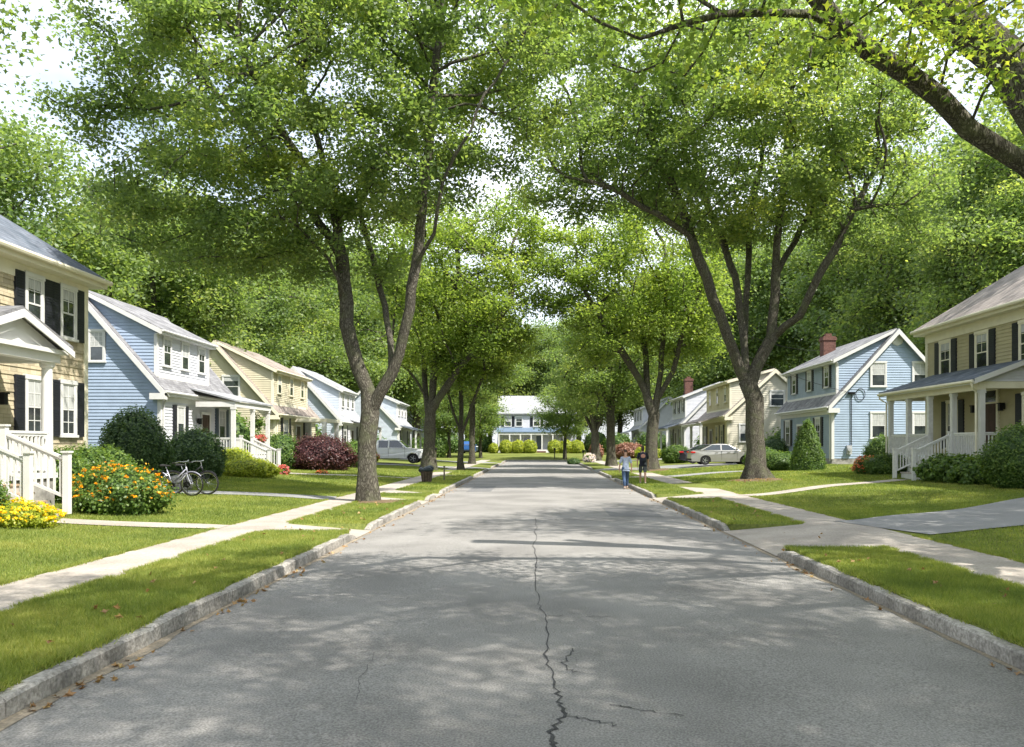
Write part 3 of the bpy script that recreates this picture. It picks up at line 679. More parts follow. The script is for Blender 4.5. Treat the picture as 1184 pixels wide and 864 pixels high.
for D in (40.2, 42.9, 45.3): h.post(14.9, D, 1.35, 3.78, .09)
h.rail((14.95, 40.2), (14.95, 41.2), 1.35, 1.35, .9); h.rail((14.95, 42.9), (14.95, 45.3), 1.35, 1.35, .9); h.rail((16.9, 40.2), (14.95, 40.2), 1.35, 1.35, .9)
h.stairs(41.25, 42.85, 14.9, 1.35, 13.4, g(-13.4, 42) + .02)
for D in (41.25, 42.85): h.rail((14.9, D), (13.5, D), 1.35, .68, .9, .13, newels=(0, 1), nh=1.0)
# ---- L3 cream
h = cape('cream_house', 'cream yellow clapboard house with brown roof behind the maroon maple', -1, 17.9, 56.0, 66.0, 4.1, 4.3, 8.9, .8, CREAM, CREAM, CREAM, RBROWN, CREAMT,
         dorm=(56.2, 64.5, 18.15, 7.1, 3, None, 6.15)); L3 = h
h.window('near', 20.9, 5.9, 1.05, 1.35, None, cols=1, rows=1); h.window('front', 58.2, 2.9, 1.1, 1.7, True, sw=.45, trim=CREAMT); h.door('front', 61.2, 1.2); h.window('front', 63.6, 2.9, 1, 1.7, True, sw=.4)
m = MB(); m.box((-17.89, 59.8, 3.62), (-15.4, 63.8, 3.86)); m.build('porch_roof', CREAMT, h.o); m = MB(); m.box((-17.89, 59.9, .5), (-15.5, 63.7, 1.2)); m.build('porch_floor', GREYW, h.o)
for D in (60.0, 63.6): h.post(15.6, D, 1.2, 3.62, .14)
h.post(17.7, 63.6, 1.2, 3.62, .14)
# ---- L4 pale, L5
def smallporch(h, u1, Da, Db, zt, roof):
    m = MB(); slab(m, h.s, [(u1 - .15, Da - .2, zt), (h.uf + .1, Da - .2, zt + .65), (h.uf + .1, Db + .2, zt + .65), (u1 - .15, Db + .2, zt)], .1); m.build('porch_roof', roof, h.o)
    m = MB(); m.box((h.s * u1, Da, zt - .3), (h.s * (u1 + .2), Db, zt - .101)); m.build('porch_beam', WHITE, h.o)
    m = MB(); m.box((h.s * (h.uf - .01), Da, h.gz - .2), (h.s * u1, Db, h.gz + .5)); m.build('porch_floor', GREYW, h.o)
    for i in range(3): h.post(u1 + .1, Da + .1 + (Db - Da - .2) * i / 2, h.gz + .5, zt - .3, .1)
h = cape('pale_blue_house', 'pale blue clapboard house with grey roof past the cream yellow house', -1, 17.9, 74.0, 84.0, 4.1, 4.3, 8.9, .8, WSID, PALEB, WSID, RPALE, dorm=(75.5, 81.5, 18.2, 7.0, 3, None, 6.1))
h.window('front', 76, 2.8, 1.1, 1.7, True); h.door('front', 79, 1.2); h.window('front', 82, 2.8, 1.1, 1.7, True); smallporch(h, 15.9, 78, 83.5, 3.75, RPALE)
h = cape('white_house', 'small white house with grey porch roof behind the white pickup', -1, 16.5, 97.0, 107.0, 4.1, 4.3, 8.6, .8, WSID, PALEB, WSID, RPALE, dorm=(98, 105, 16.8, 7.0, 3, None, 6.1))
h.window('front', 99, 2.8, 1.1, 1.7, True); h.window('front', 104.5, 2.8, 1.1, 1.7, True); smallporch(h, 14.4, 97.5, 105.5, 3.7, RSLATE)

# ---- R1 olive house with long porch
gzr = .72
R1 = hiphouse('porch_house', 'two storey olive tan clapboard house with long white railed porch', 1, 17.5, 18.0, 37.0, 8.5, 7.08, gzr, OLIVE, RTAUPE, CREAMT)
for D in (35.2, 32.3, 29.3, 26, 22.5): R1.window('front', D, 5.55, .82, 1.5, True, sw=.4, trim=CREAMT, lower=(D < 30))
R1.window('front', 34.6, 2.75, .8, 1.9, True, sw=.4, trim=CREAMT); R1.door('front', 31.7, 1.4, .9, 2.1, transom=.5, trim=CREAMT); R1.window('front', 29.1, 2.75, .8, 1.9, True, sw=.4, trim=CREAMT); R1.cyl_lamp('front', 30.75, 3.35); R1.cyl_lamp('front', 32.7, 3.35)
PU = 15.9; PA, PB = 29.5, 37.3
m = MB(); slab(m, 1, [(PU - .3, PA - .15, 4.3), (17.52, PA - .15, 5.02), (17.52, PB - 1.0, 5.02), (PU - .3, PB + .3, 4.3)], .1); m.poly([(17.52, PB - 1.0, 5.02), (17.52, PB + .3, 4.3), (PU - .3, PB + .3, 4.3)]); pr = m.build('porch_roof', RSLATE, R1.o)
m = MB(); m.box((PU - .08, PA, 3.9), (PU + .18, PB, 4.19)); m.box((PU + .181, PA - .02, 3.95), (17.49, PA + .12, 4.19)); m.box((PU + .181, PB - .2, 3.9), (17.49, PB, 4.19)); m.build('porch_beam', CREAMT, R1.o)
m = MB(); R1.siding(m, ('near', PA), [(PU - .05, 4.2), (17.49, 4.2), (17.49, 4.88)], .1); m.build('porch_gable', WSID, R1.o)
m = MB(); m.prism([(PU - .3, PA - .155, 4.29), (17.5, PA - .155, 5.0), (17.5, PA - .155, 4.82), (PU - .3, PA - .155, 4.1)], (0, -.04, 0)); m.box((PU - .3, PA - .1, 4.1), (PU - .26, PB + .3, 4.2)); m.build('rake_board', WHITE, pr)
m = MB(); m.tube([(PU - .34, PA - .1, 4.2), (PU - .34, PB + .3, 4.2)], .06, 8); gt = m.build('gutter', CREAMT, R1.o)
m = MB(); m.tube([(PU - .34, PB + .15, 4.15), (PU - .32, PB + .15, 4.0), (PU - .12, PB - .1, 3.8), (PU - .12, PB - .1, .8)], .04, 8); m.tube([(PU - .34, PA, 4.15), (PU - .3, PA, 4.0), (PU - .12, PA + .1, 3.8), (PU - .12, PA + .1, 1.2)], .04, 8); m.build('downspout', CREAMT, gt)
m = MB(); m.box((PU, PA, 1.28), (17.49, PB, 1.4)); m.build('porch_floor', GREYW, R1.o); m = MB()
for i in range(36): m.box((PU + .04, PA + .05 + i * .215, .55), (PU + .07, PA + .05 + i * .215 + .17, 1.279))
for i in range(8): m.box((PU + .05 + i * .2, PA + .04, .55), (PU + .05 + i * .2 + .16, PA + .07, 1.279))
m.build('porch_skirt', GREYW, R1.o)
for D in (PA + .1, 31.6, 33.5, 35.4, PB - .1): R1.post(PU + .08, D, 1.4, 3.9, .09, GREYW if D > 33 else WHITE)
R1.rail((PU + .08, PA + .1), (PU + .08, 31.6), 1.4, 1.4, .95, .12, GREYW); R1.rail((PU + .08, 33.5), (PU + .08, PB - .1), 1.4, 1.4, .95, .12, GREYW); R1.rail((PU + .2, PB - .1), (17.4, PB - .1), 1.4, 1.4, .95, .12, GREYW)
R1.rail((PU + .08, PA + .1), (17.4, PA + .1), 1.4, 1.4, .95, .12, GREYW)
R1.stairs(31.65, 33.45, PU, 1.4, 14.4, .62)
for D in (31.7, 33.4): R1.rail((PU, D), (14.5, D), 1.4, .74, .92, .12, GREYW, newels=(0, 1), nh=1.0)
# ---- R2 blue
h = cape('blue_gable_house', 'light blue clapboard house with brick chimney beside the olive porch house', 1, 17.9, 50.0, 60.5, 3.95, 4.5, 8.85, .75, BLUEG, BLUER, BLUEG, RGREY, dorm=(50.3, 60.2, 18.3, 7.15, 3, True, 6.2)); R2 = h
for u in (20.7, 23.25): h.window('near', u, 6.2, .82, 1.4, None, trim=WHITE); h.window('near', u, 3.1, .82, 1.5, None, trim=WHITE)
h.window('front', 52.4, 2.75, .8, 1.7, True, shutm=BLACKS); h.window('front', 58.7, 2.75, .9, 1.7, True); h.door('front', 56, 1.1); chimney(h, 20.6, 58.4, 7.2, 9.6, .85, .8)
m = MB(); m.lathe([(.0001, -.06), (.34, -.06), (.4, -.045), (.4, 0), (.0001, 0)], (21.85, 49.99, 8.35), 8, axis='y')
for i in range(5): m.box((21.85 - .2, 49.92, 8.2 + i * .075), (21.85 + .2, 49.944, 8.23 + i * .075))
m.build('gable_vent', WHITE, h.o)
m = MB(); m.tube([(19.05, 49.93, 1.4), (19.05, 49.93, 5.1)], .025, 8); m.box((18.85, 49.86, 5.0), (19.25, 49.97, 5.12)); m.build('electric_conduit', DARKM, h.o)
m = MB(); m.box((18.75, 49.83, 1.35), (19.05, 49.97, 1.9)); m.lathe([(.0001, -.2), (.13, -.19), (.14, -.1)], (18.9, 49.93, 1.65), 16, axis='y'); m.build('electric_meter', mat('grey_meter_box', (.35, .36, .37), .5), h.o)
m = MB(); m.tube([(19.6 + .28 * math.cos(t), 49.93, 5.0 + .36 * math.sin(t)) for t in np.linspace(0, 2 * math.pi, 18)], .02, 6); m.build('wire_coil', DARKM, h.o)
# ---- R3 ivory
h = cape('ivory_house', 'ivory clapboard house with front coloured as shaded behind the silver sedan', 1, 15.7, 68.0, 79.0, 3.9, 4.55, 8.1, .75, CREAM2_SHADE, CREAM2, CREAM2_SHADE, RTAUPE, CREAMT, dorm=(68.2, 77.5, 15.95, 7.2, 3, None, 6.2))
h.window('near', 19.8, 5.75, 1.1, 1.2, None, cols=1, rows=1); h.window('near', 17.2, 2.9, 1, 1.4, None)
h.window('front', 70, 2.7, .8, 1.7, True, trim=CREAMT); h.window('front', 72, 2.7, .8, 1.7, None, trim=CREAMT); h.door('front', 74.3, 1.1); h.window('front', 77, 2.7, 1, 1.7, True)
smallporch(h, 13.7, 69.5, 78.5, 3.9, RTAUPE)
# ---- R4 white, R5
h = cape('white_chimney_house', 'white clapboard house with tall brick chimney past the ivory house', 1, 15.7, 88.0, 99.0, 4.0, 4.5, 8.6, .8, WSID, WSID, WSID, RPALE, dorm=(89, 97.5, 16.0, 7.2, 3, True, 6.2))
h.window('front', 90.5, 2.8, 1, 1.7, True); h.window('front', 96, 2.8, 1, 1.7, True); h.door('front', 93.3, 1.2); smallporch(h, 13.9, 89, 98, 3.8, RSLATE); chimney(h, 17.4, 95, 6.5, 9.6, .9, .9)
h = cape('distant_white_house', 'farthest white dormered house on the right behind the roadside trunks', 1, 14.8, 118.0, 130.0, 4.2, 4.5, 8.8, .8, WSID, WSID, WSID, RPALE, dorm=(119, 129, 15.1, 7.3, 3, True, 6.2))
h.window('front', 121, 2.8, 1, 1.7, True); h.window('front', 126, 2.8, 1, 1.7, True); smallporch(h, 13.0, 119, 129, 3.8, RPALE)
# ---- far house at the end of the road (faces the camera)
EX0, EX1, ED = -6.0, 5.6, 126.0
eh = House('end_house', 'white two storey house with blue porch roof closing the end of the road', 'house', 1, 0, ED, ED + 9, .8); eh.o['group'] = 'houses at the end of the road'
eh.o.location = (0, ED, .8); NW = ('near', ED)
m = MB(); m.box((EX0, ED + .01, .4), (EX1, ED + 9, 1.1)); m.build('foundation', FOUND, eh.o)
m = MB(); eh.siding(m, NW, [(EX0, 1.1), (EX1, 1.1), (EX1, 6.9), (EX0, 6.9)], .15); m.build('front_wall', WSID, eh.o)
m = MB()
for x in (EX0, EX1): m.poly([(x, ED, 1.1), (x, ED + 9, 1.1), (x, ED + 9, 6.9), (x, ED + 4.5, 9.6), (x, ED, 6.9)])
m.poly([(EX0, ED + 9, 1.1), (EX1, ED + 9, 1.1), (EX1, ED + 9, 6.9), (EX0, ED + 9, 6.9)]); m.build('side_wall', WSID, eh.o)
m = MB(); slab(m, 1, [(EX0 - .3, ED - .4, 6.8), (EX1 + .3, ED - .4, 6.8), (EX1 + .3, ED + 4.5, 9.75), (EX0 - .3, ED + 4.5, 9.75)], .15); slab(m, 1, [(EX0 - .3, ED + 9.4, 6.8), (EX1 + .3, ED + 9.4, 6.8), (EX1 + .3, ED + 4.502, 9.75), (EX0 - .3, ED + 4.502, 9.75)], .15); m.build('roof', RPALE, eh.o)
for x in (-4.6, -2.9, -.2, 2.0, 4.2):
    f = eh.window(NW, x, 5.55, .95, 1.45, (-1, 1) if x in (-4.6, -.2, 4.2) else None, trim=WHITE, sw=.42)
m = MB(); slab(m, 1, [(EX0 - .3, ED - 2.2, 3.95), (EX1 + .3, ED - 2.2, 3.95), (EX1 + .3, ED, 4.6), (EX0 - .3, ED, 4.6)], .12); m.build('porch_roof', mat('blue_metal_roof', (.12, .17, .24), .5), eh.o)
m = MB(); m.box((EX0, ED - 2.1, 3.5), (EX1, ED - 1.9, 3.82)); m.build('porch_beam', WHITE, eh.o)
m = MB(); m.box((EX0, ED - 2.1, .6), (EX1, ED - .001, 1.25)); m.build('porch_floor', GREYW, eh.o)
for i in range(8): eh.post(EX0 + .1 + (EX1 - EX0 - .2) * i / 7, ED - 2.0, 1.25, 3.5, .09)
for x in (-4.9, -3.3, -1.7, 2.2, 3.9): eh.window(NW, x, 2.55, 1.0, 1.8, None)
eh.door(NW, .25, 1.25, 1.0, 2.1, m=mat('slate_door', (.09, .11, .13), .5))
m = MB()
for i in range(3): m.box((-.7, ED - 2.1 - .3 * (i + 1), .5), (1.2, ED - 2.1 - .3 * i, 1.25 - .22 * (i + 1)))
m.build('front_step', BRICK, eh.o)
for bx in ((-28, 140, 9), (24, 150, 9)):
    e2 = House('distant_house', 'pale house glimpsed through trunks %s of the end house' % ('west' if bx[0] < 0 else 'east'), 'house', 1, bx[0], bx[1], bx[1] + 8, .8)
    e2.o['label'] = 'pale blue house glimpsed behind the far parked vehicles' if bx[0] < 0 else 'grey blue house glimpsed between trunks beyond the small street tree'
    m = MB(); m.box((bx[0], bx[1], .5), (bx[0] + bx[2], bx[1] + 8, 6)); m.build('wall', PALEB if bx[0] < 0 else BLUEG, e2.o)
    m = MB(); m.prism([(bx[0] - .4, bx[1] - .4, 6), (bx[0] - .4, bx[1] + 8.4, 6), (bx[0] - .4, bx[1] + 4, 9)], (bx[2] + .8, 0, 0)); m.build('roof', RPALE, e2.o)
    for q in (2, 5, 7.5):
        for zc in (2.6, 5): e2.window(('near', bx[1]), bx[0] + q, zc, .9, 1.3, None, curtain=False)

# ------------------------------------------------------------------ trees
def PX(px, py, D): return np.array([(px - 622) * D / F, D, H + (515 - py) * D / F])
def grow(stems, env, n_att, step=.55, di=5., dk=.85, iters=60, seed=0, up=.12, ends=None):
    """stems: list of polylines (first is the trunk). Grows twigs into the crown envelope. returns pos, parent"""
    rg = np.random.default_rng(seed); pos, par = [], []
    def add(p, q): pos.append(np.array(p, float)); par.append(q); return len(pos) - 1
    for si, st in enumerate(stems):
        st = [np.array(p, float) for p in st]; last = -1
        if si:
            d = np.linalg.norm(np.array(pos) - st[0], axis=1); last = int(d.argmin())
        else: last = add(st[0], -1)
        cur = pos[last] if si else st[0]
        pts = [cur] + (st[1:] if True else st)
        for a, b in zip(pts[:-1], pts[1:]):
            n = max(1, int(np.linalg.norm(b - a) / step))
            for k in range(1, n + 1): last = add(a + (b - a) * k / n + rg.normal(0, .035, 3) * (1 if k < n else 0), last)
        if ends is not None: ends[si] = last
    if ends is not None: ends['n'] = len(pos)
    A = []
    tot = sum(e[3] * e[4] * e[5] for e in env)
    for e in env:
        n = int(n_att * e[3] * e[4] * e[5] / tot) + 4
        u = rg.normal(size=(n, 3)); u /= np.linalg.norm(u, axis=1)[:, None]; r = rg.uniform(.25, 1, n) ** .42
        r *= 1 + .13 * np.sin(u[:, 0] * 5 + seed) * np.cos(u[:, 1] * 6 + seed * 2)
        A.append(np.array(e[:3]) + u * r[:, None] * np.array(e[3:]))
    A = np.concatenate(A)
    P = np.array(pos); D = np.linalg.norm(A[:, None] - P[None], axis=2); ne = D.argmin(1); nd = D.min(1)
    alive = np.ones(len(A), bool)
    for it in range(iters):
        act = alive & (nd < di * (3 if it < 6 else 1.6))
        if not act.any(): break
        s0 = len(pos); P = np.array(pos)
        dirs = A[act] - P[ne[act]]; dirs /= np.linalg.norm(dirs, axis=1)[:, None] + 1e-9
        u, inv = np.unique(ne[act], return_inverse=True); acc = np.zeros((len(u), 3)); np.add.at(acc, inv, dirs)
        for k, nd_ in enumerate(u):
            d = acc[k]; L = np.linalg.norm(d)
            d = d / L if L > .2 else dirs[np.where(inv == k)[0][0]]
            pr = par[nd_]
            if pr >= 0:
                q = P[nd_] - P[pr]; q /= np.linalg.norm(q) + 1e-9; d = d * .75 + q * .35
            d = d + rg.normal(0, .12, 3) + np.array([0, 0, up * .3]); d /= np.linalg.norm(d); add(P[nd_] + d * step, int(nd_))
        N = np.array(pos[s0:]); DD = np.linalg.norm(A[:, None] - N[None], axis=2); m = DD.min(1); am = DD.argmin(1)
        bt = m < nd; ne[bt] = am[bt] + s0; nd[bt] = m[bt]; alive &= nd > dk
    return np.array(pos), np.array(par)

def treemesh(pos, par, r_base, p=2.35, rmin=.009, sides=None, z_ground=None, flare=1.0, seed=0, extra=None):
    n = len(pos); cnt = np.zeros(n); kids = [[] for _ in range(n)]
    for i in range(n):
        if par[i] >= 0: kids[par[i]].append(i)
    for i in range(n - 1, -1, -1):
        if not kids[i]: cnt[i] = 1
        if extra and i in extra: cnt[i] += extra[i]
        if par[i] >= 0: cnt[par[i]] += cnt[i]
    r = r_base * (cnt / cnt[0]) ** (1 / p); r = np.maximum(r, rmin)
    V, Fc = [], []
    roots = [(0, [])]; stack = [0]
    starts = [(None, 0)]
    rg = random.Random(seed); ph = rg.uniform(0, 6)
    while starts:
        pre, i = starts.pop(); ch = ([pre] if pre is not None else []) + [i]
        while kids[i]:
            ks = sorted(kids[i], key=lambda q: -cnt[q]); 
            for q in ks[1:]: starts.append((i, q))
            i = ks[0]; ch.append(i)
        rr = [r[q] for q in ch]
        if pre is not None: rr[0] = rr[1] * 1.15
        if len(ch) < 2: continue
        rm = max(rr); ns = 20 if rm > .25 else 12 if rm > .1 else 6 if rm > .03 else 4
        k0 = len(V); a = None
        for j, q in enumerate(ch):
            pnt = Vector(pos[q]); d = Vector(pos[ch[min(j + 1, len(ch) - 1)]] - pos[ch[max(j - 1, 0)]]); d = d.normalized() if d.length > 1e-6 else Vector((0, 0, 1))
            if a is None: a = Vector((1, 0, 0)) if abs(d.z) > .9 else d.orthogonal().normalized()
            a = (a - d * a.dot(d)).normalized(); b = d.cross(a)
            for t in range(ns):
                th = 2 * math.pi * t / ns; R_ = rr[j]
                if ns >= 12: R_ *= 1 + .045 * math.sin(3 * th + ph + j * .3) + .03 * math.sin(5 * th + j * .5)
                if z_ground is not None and rm > .1:
                    hgt = max(0, pnt.z - z_ground); R_ *= 1 + flare * math.exp(-hgt / .38) * (.42 + .3 * math.sin(5 * th + ph) * math.exp(-hgt / .3))
                V.append(tuple(pnt + (a * math.cos(th) + b * math.sin(th)) * R_))
        for j in range(len(ch) - 1):
            for t in range(ns): Fc.append((k0 + j * ns + t, k0 + j * ns + (t + 1) % ns, k0 + (j + 1) * ns + (t + 1) % ns, k0 + (j + 1) * ns + t))
    return np.array(V), np.array(Fc), r, cnt

def leaves(centers, n, size, spread, seed=0, flat=.55, shape='kite', tint0=None, droop=0., tvar=.22, sizevar=.3, outward=None, keep=None, clump=False):
    rg = np.random.default_rng(seed); k = len(centers)
    if clump:
        c3 = centers; f3 = np.sin(c3[:, 0] * 2.1 + seed) * np.sin(c3[:, 1] * 2.3 + 1) + np.sin(c3[:, 2] * 2.9 + c3[:, 0] * .8) + .7 * np.sin(c3[:, 0] * 1.1 - c3[:, 2] * 1.3 + seed)
        wt = rg.lognormal(0, .5, k) * np.clip(.75 + .3 * f3, .2, 2); idx = rg.choice(k, n, p=wt / wt.sum())
    else: idx = rg.integers(0, k, n)
    off = rg.normal(0, 1, (n, 3)) * spread * np.array([1, 1, .55]); C = centers[idx] + off; C[:, 2] -= droop * np.linalg.norm(off[:, :2], axis=1)
    ct = rg.normal(.48, .17, k) if tint0 is None else tint0
    ti = np.clip(ct[idx] + rg.normal(0, tvar * .6, n), 0, 1)
    if keep is not None: kp = keep(C); C, ti, idx = C[kp], ti[kp], idx[kp]; n = len(C)
    N = rg.normal(0, 1, (n, 3)) * (1 - flat) * 1.6; N[:, 2] += 1
    if outward is not None: N = outward[idx] + rg.normal(0, .45, (n, 3))
    N /= np.linalg.norm(N, axis=1)[:, None]; T = np.cross(N, rg.normal(0, 1, (n, 3))); T /= np.linalg.norm(T, axis=1)[:, None] + 1e-9; B = np.cross(N, T)
    s = (size * rg.uniform(1 - sizevar, 1 + sizevar, n))[:, None]
    if shape == 'kite':
        V = np.stack([C - T * s * .5, C + B * s * .33 + N * s * .1, C + T * s * .5, C - B * s * .33 + N * s * .1], 1).reshape(-1, 3)
        Fq = np.arange(4 * n).reshape(n, 4)
    else:  # lobed
        ang = [(-.5, 0), (-.1, .2), (-.12, .5), (.1, .2), (.5, 0), (.1, -.2), (-.12, -.5), (-.1, -.2)]
        V = np.stack([C + T * s * a + B * s * b + N * s * abs(b) * .25 for a, b in ang], 1).reshape(-1, 3); Fq = np.arange(8 * n).reshape(n, 8)
    return V, Fq, ti

def make_tree(name, label, cat, base, stems, env, r_base, n_att, n_leaf, leaf, lm=L_MAPLE, spread=.42, seed=0, group=None, step=.55, shape='kite', dk=.85, flare=1., keep=None, p=2.1, boost=None):
    ends = {}; pos, par = grow(stems, env, n_att, step, seed=seed, dk=dk, ends=ends)
    o = thing(name, label, cat, tuple(base), 0, group); b = np.array(base)
    V, Fc, r, cnt = treemesh(pos - b, par, r_base, z_ground=0, seed=seed, flare=flare, p=p, extra={ends[q]: v for q, v in (boost or {}).items()})
    # split into trunk (thick) and limbs are one woody skeleton
    npmesh('trunk', V, Fc, BARK, o, smooth=True)
    tips = pos[(cnt <= 3)] - b
    rg = np.random.default_rng(seed + 5)
    tn = .46 + .16 * np.sin(tips[:, 0] * .55 + seed) * np.cos(tips[:, 1] * .5 + tips[:, 2] * .6) + rg.normal(0, .13, len(tips))
    V, Fc, ti = leaves(tips, n_leaf, leaf, spread, seed + 1, tint0=tn, shape=shape, keep=keep, clump=True)
    npmesh('crown', V, Fc, lm, o, tint=ti)
    return o
def copy_tree(o, loc, rz, s, label=None, group=None, sz=None):
    r = o.copy(); COL.objects.link(r); r.location = loc; r.rotation_euler = (0, 0, rz); r.scale = (s, s, sz or s)
    if label: r['label'] = label
    if group: r['group'] = group
    for ch in o.children: c_ = ch.copy(); COL.objects.link(c_); c_.parent = r
    return r

STG = 'street trees along both verges'
# TL1
D = 25.4
def St(lst, D): return [PX(a, b, D + d) for a, b, d in lst]
bz = g(-5.25, D)
tl = PX(425, 580, D); tl[2] = bz - .1
make_tree('street_tree', 'big forked maple standing in the left verge nearest the camera', 'tree', (tl[0], D, bz), [
    [tl, PX(424, 545, D), PX(424, 510, D), PX(428, 478, D)],
    St([(428, 478, 0), (414, 425, .1), (401, 375, .2), (396, 300, .6), (386, 240, 1.0), (372, 180, 1.2), (350, 100, 1.5)], D),
    St([(428, 478, 0), (453, 432, -.2), (468, 380, -.4), (480, 310, -.6), (488, 240, -.8), (497, 160, -1.0), (505, 60, -1)], D),
    St([(398, 345, .3), (380, 300, -.3), (345, 262, -.8)], D),
    St([(396, 300, .6), (350, 230, 1.5), (290, 150, 2.5), (230, 90, 3)], D),
    St([(455, 430, -.2), (447, 370, .8), (432, 300, 1.8), (415, 240, 2.4), (440, 170, 3)], D),
    St([(480, 310, -.6), (502, 270, -1.4), (512, 210, -2), (545, 150, -2.6)], D),
    St([(386, 240, 1), (330, 160, -1), (280, 60, -2)], D),
], [(-7.3, 25.8, 13.2, 6.8, 6.2, 4.6), (-10.3, 25.4, 9.6, 3.6, 3.8, 2.6), (-4.2, 25.8, 12.6, 3.6, 4.5, 4.2), (-9.3, 25.4, 16.5, 4.5, 4, 3), (-5.2, 25, 17, 5, 4.5, 3), (-7.6, 26, 8.7, 3.6, 3, 2.1), (-9.5, 24.4, 8.9, 3, 2.4, 2), (-1.5, 25, 15, 3.6, 4, 3.6), (0.2, 26, 13.2, 2, 2.5, 2)], .28, 2100, 175000, .135, seed=3, group=STG, spread=.36, flare=.75)
# TR1
D = 35.3; bz = g(9.3, D) ; tb = PX(875, 553, D); tb[2] = bz - .12
make_tree('street_tree', 'tall broad maple with many stems on the mound before the blue gable house', 'tree', (tb[0], D, bz), [
    [tb, PX(874, 520, D), PX(872, 485, D), PX(872, 462, D)],
    St([(872, 462, 0), (856, 430, 0), (840, 385, -.2), (824, 345, -.4), (808, 300, -.8), (797, 272, -1), (760, 247, -1.8), (702, 216, -2.6), (655, 205, -3.2)], D),
    St([(808, 300, -.8), (788, 240, -.6), (757, 170, -.8), (735, 100, -1)], D),
    St([(868, 445, 0), (858, 380, .5), (850, 320, .9), (832, 270, 1.4), (812, 220, 2), (800, 150, 2.5)], D),
    St([(870, 430, .1), (862, 360, 1.2), (866, 290, 1.8), (870, 235, 2.2), (885, 160, 3)], D),
    St([(880, 440, 0), (893, 390, .2), (897, 320, .2), (902, 250, 0), (910, 170, -.5), (915, 90, -1)], D),
    St([(892, 400, .2), (925, 365, -.6), (946, 320, -1.2), (966, 288, -1.6), (987, 243, -2), (1045, 236, -2.8)], D),
    St([(966, 288, -1.6), (1010, 200, -1), (1030, 150, -.5)], D),
    St([(897, 320, .2), (940, 240, 1.5), (975, 160, 2.5)], D),
], [(9.2, 35.5, 15.2, 8.0, 6.8, 4.6), (3.4, 34.5, 14.5, 3.6, 4, 3.2), (14, 34.5, 12.6, 3.2, 4, 3.2), (9, 35.5, 18, 6, 5, 3), (2.0, 33.8, 17.2, 3.6, 4, 3), (1.2, 34, 13.2, 2.4, 3, 2.2)], .385, 1900, 135000, .16, seed=8, group=STG, spread=.42, flare=1.6, step=.6)
# TL2
D = 55.; bz = g(-7.3, D); tb = PX(496, 553, D); tb[2] = bz - .1
make_tree('street_tree', 'spreading maple with low forks beyond the near forked maple, right of the white pickup', 'tree', (tb[0], D, bz), [
    [tb, PX(496, 520, D), PX(497, 492, D)],
    St([(497, 492, 0), (490, 455, 0), (472, 428, -.5), (452, 412, -1)], D), St([(494, 470, 0), (489, 410, 1), (487, 350, 2)], D),
    St([(497, 492, 0), (501, 440, 0), (507, 400, .2), (522, 355, .5), (530, 310, .5)], D),
    St([(500, 470, 0), (530, 425, -1), (560, 390, -1.6), (590, 352, -2), (592, 330, -2.2)], D),
], [(-5.2, 55, 12.5, 5.6, 5.5, 5.2), (-8, 55, 14, 4, 4, 5), (-4.5, 55, 9, 4, 4, 3), (-2.3, 55, 16.2, 2.8, 3, 2.6)], .39, 900, 60000, .2, L_LIGHT, seed=12, group=STG, spread=.55, step=.8, dk=1.1)
# TL3
D = 57; bz = g(-5.2, D); tb = PX(533, 546, D); tb[2] = bz - .1
t3 = make_tree('street_tree', 'slim maple with fanning stems in the left verge beyond the dark bin', 'tree', (tb[0], D, bz), [
    [tb, PX(533, 520, D), PX(533, 505, D)], St([(533, 505, 0), (522, 470, .4), (512, 430, .8)], D), St([(533, 505, 0), (533, 455, 1), (536, 400, 1.4)], D), St([(533, 505, 0), (545, 470, -.4), (560, 430, -1)], D),
], [(-4.9, 57, 8.5, 3.2, 3.2, 3.2), (-4.9, 57, 11, 2.6, 2.8, 3)], .2, 400, 20000, .2, L_LIGHT, seed=15, group=STG, spread=.5, step=.7, dk=1.)
# TR2
D = 54; bz = g(7.4, D); tb = PX(753, 546, D); tb[2] = bz - .1
make_tree('street_tree', 'maple with fanning stems behind the two walkers', 'tree', (tb[0], D, bz), [
    [tb, PX(753, 510, D), PX(756, 480, D)], St([(756, 480, 0), (740, 440, 0), (720, 408, -.5), (697, 372, -1), (678, 340, -1.5)], D), St([(754, 465, 0), (745, 400, 1), (735, 335, 2)], D),
    St([(756, 480, 0), (764, 430, 0), (767, 380, 0), (772, 320, 0)], D), St([(760, 465, 0), (778, 430, -.4), (790, 385, -.8), (812, 330, -1.4)], D),
], [(7.4, 54, 13, 5.8, 5, 5), (4.5, 54, 11, 3.2, 4, 4), (9, 54, 10, 3.5, 4, 3), (2.6, 54, 12.5, 3, 3, 3.5), (1.0, 54, 14.5, 2.2, 2.5, 2.2)], .38, 950, 64000, .2, L_LIGHT, seed=21, group=STG, spread=.55, step=.8, dk=1.1)
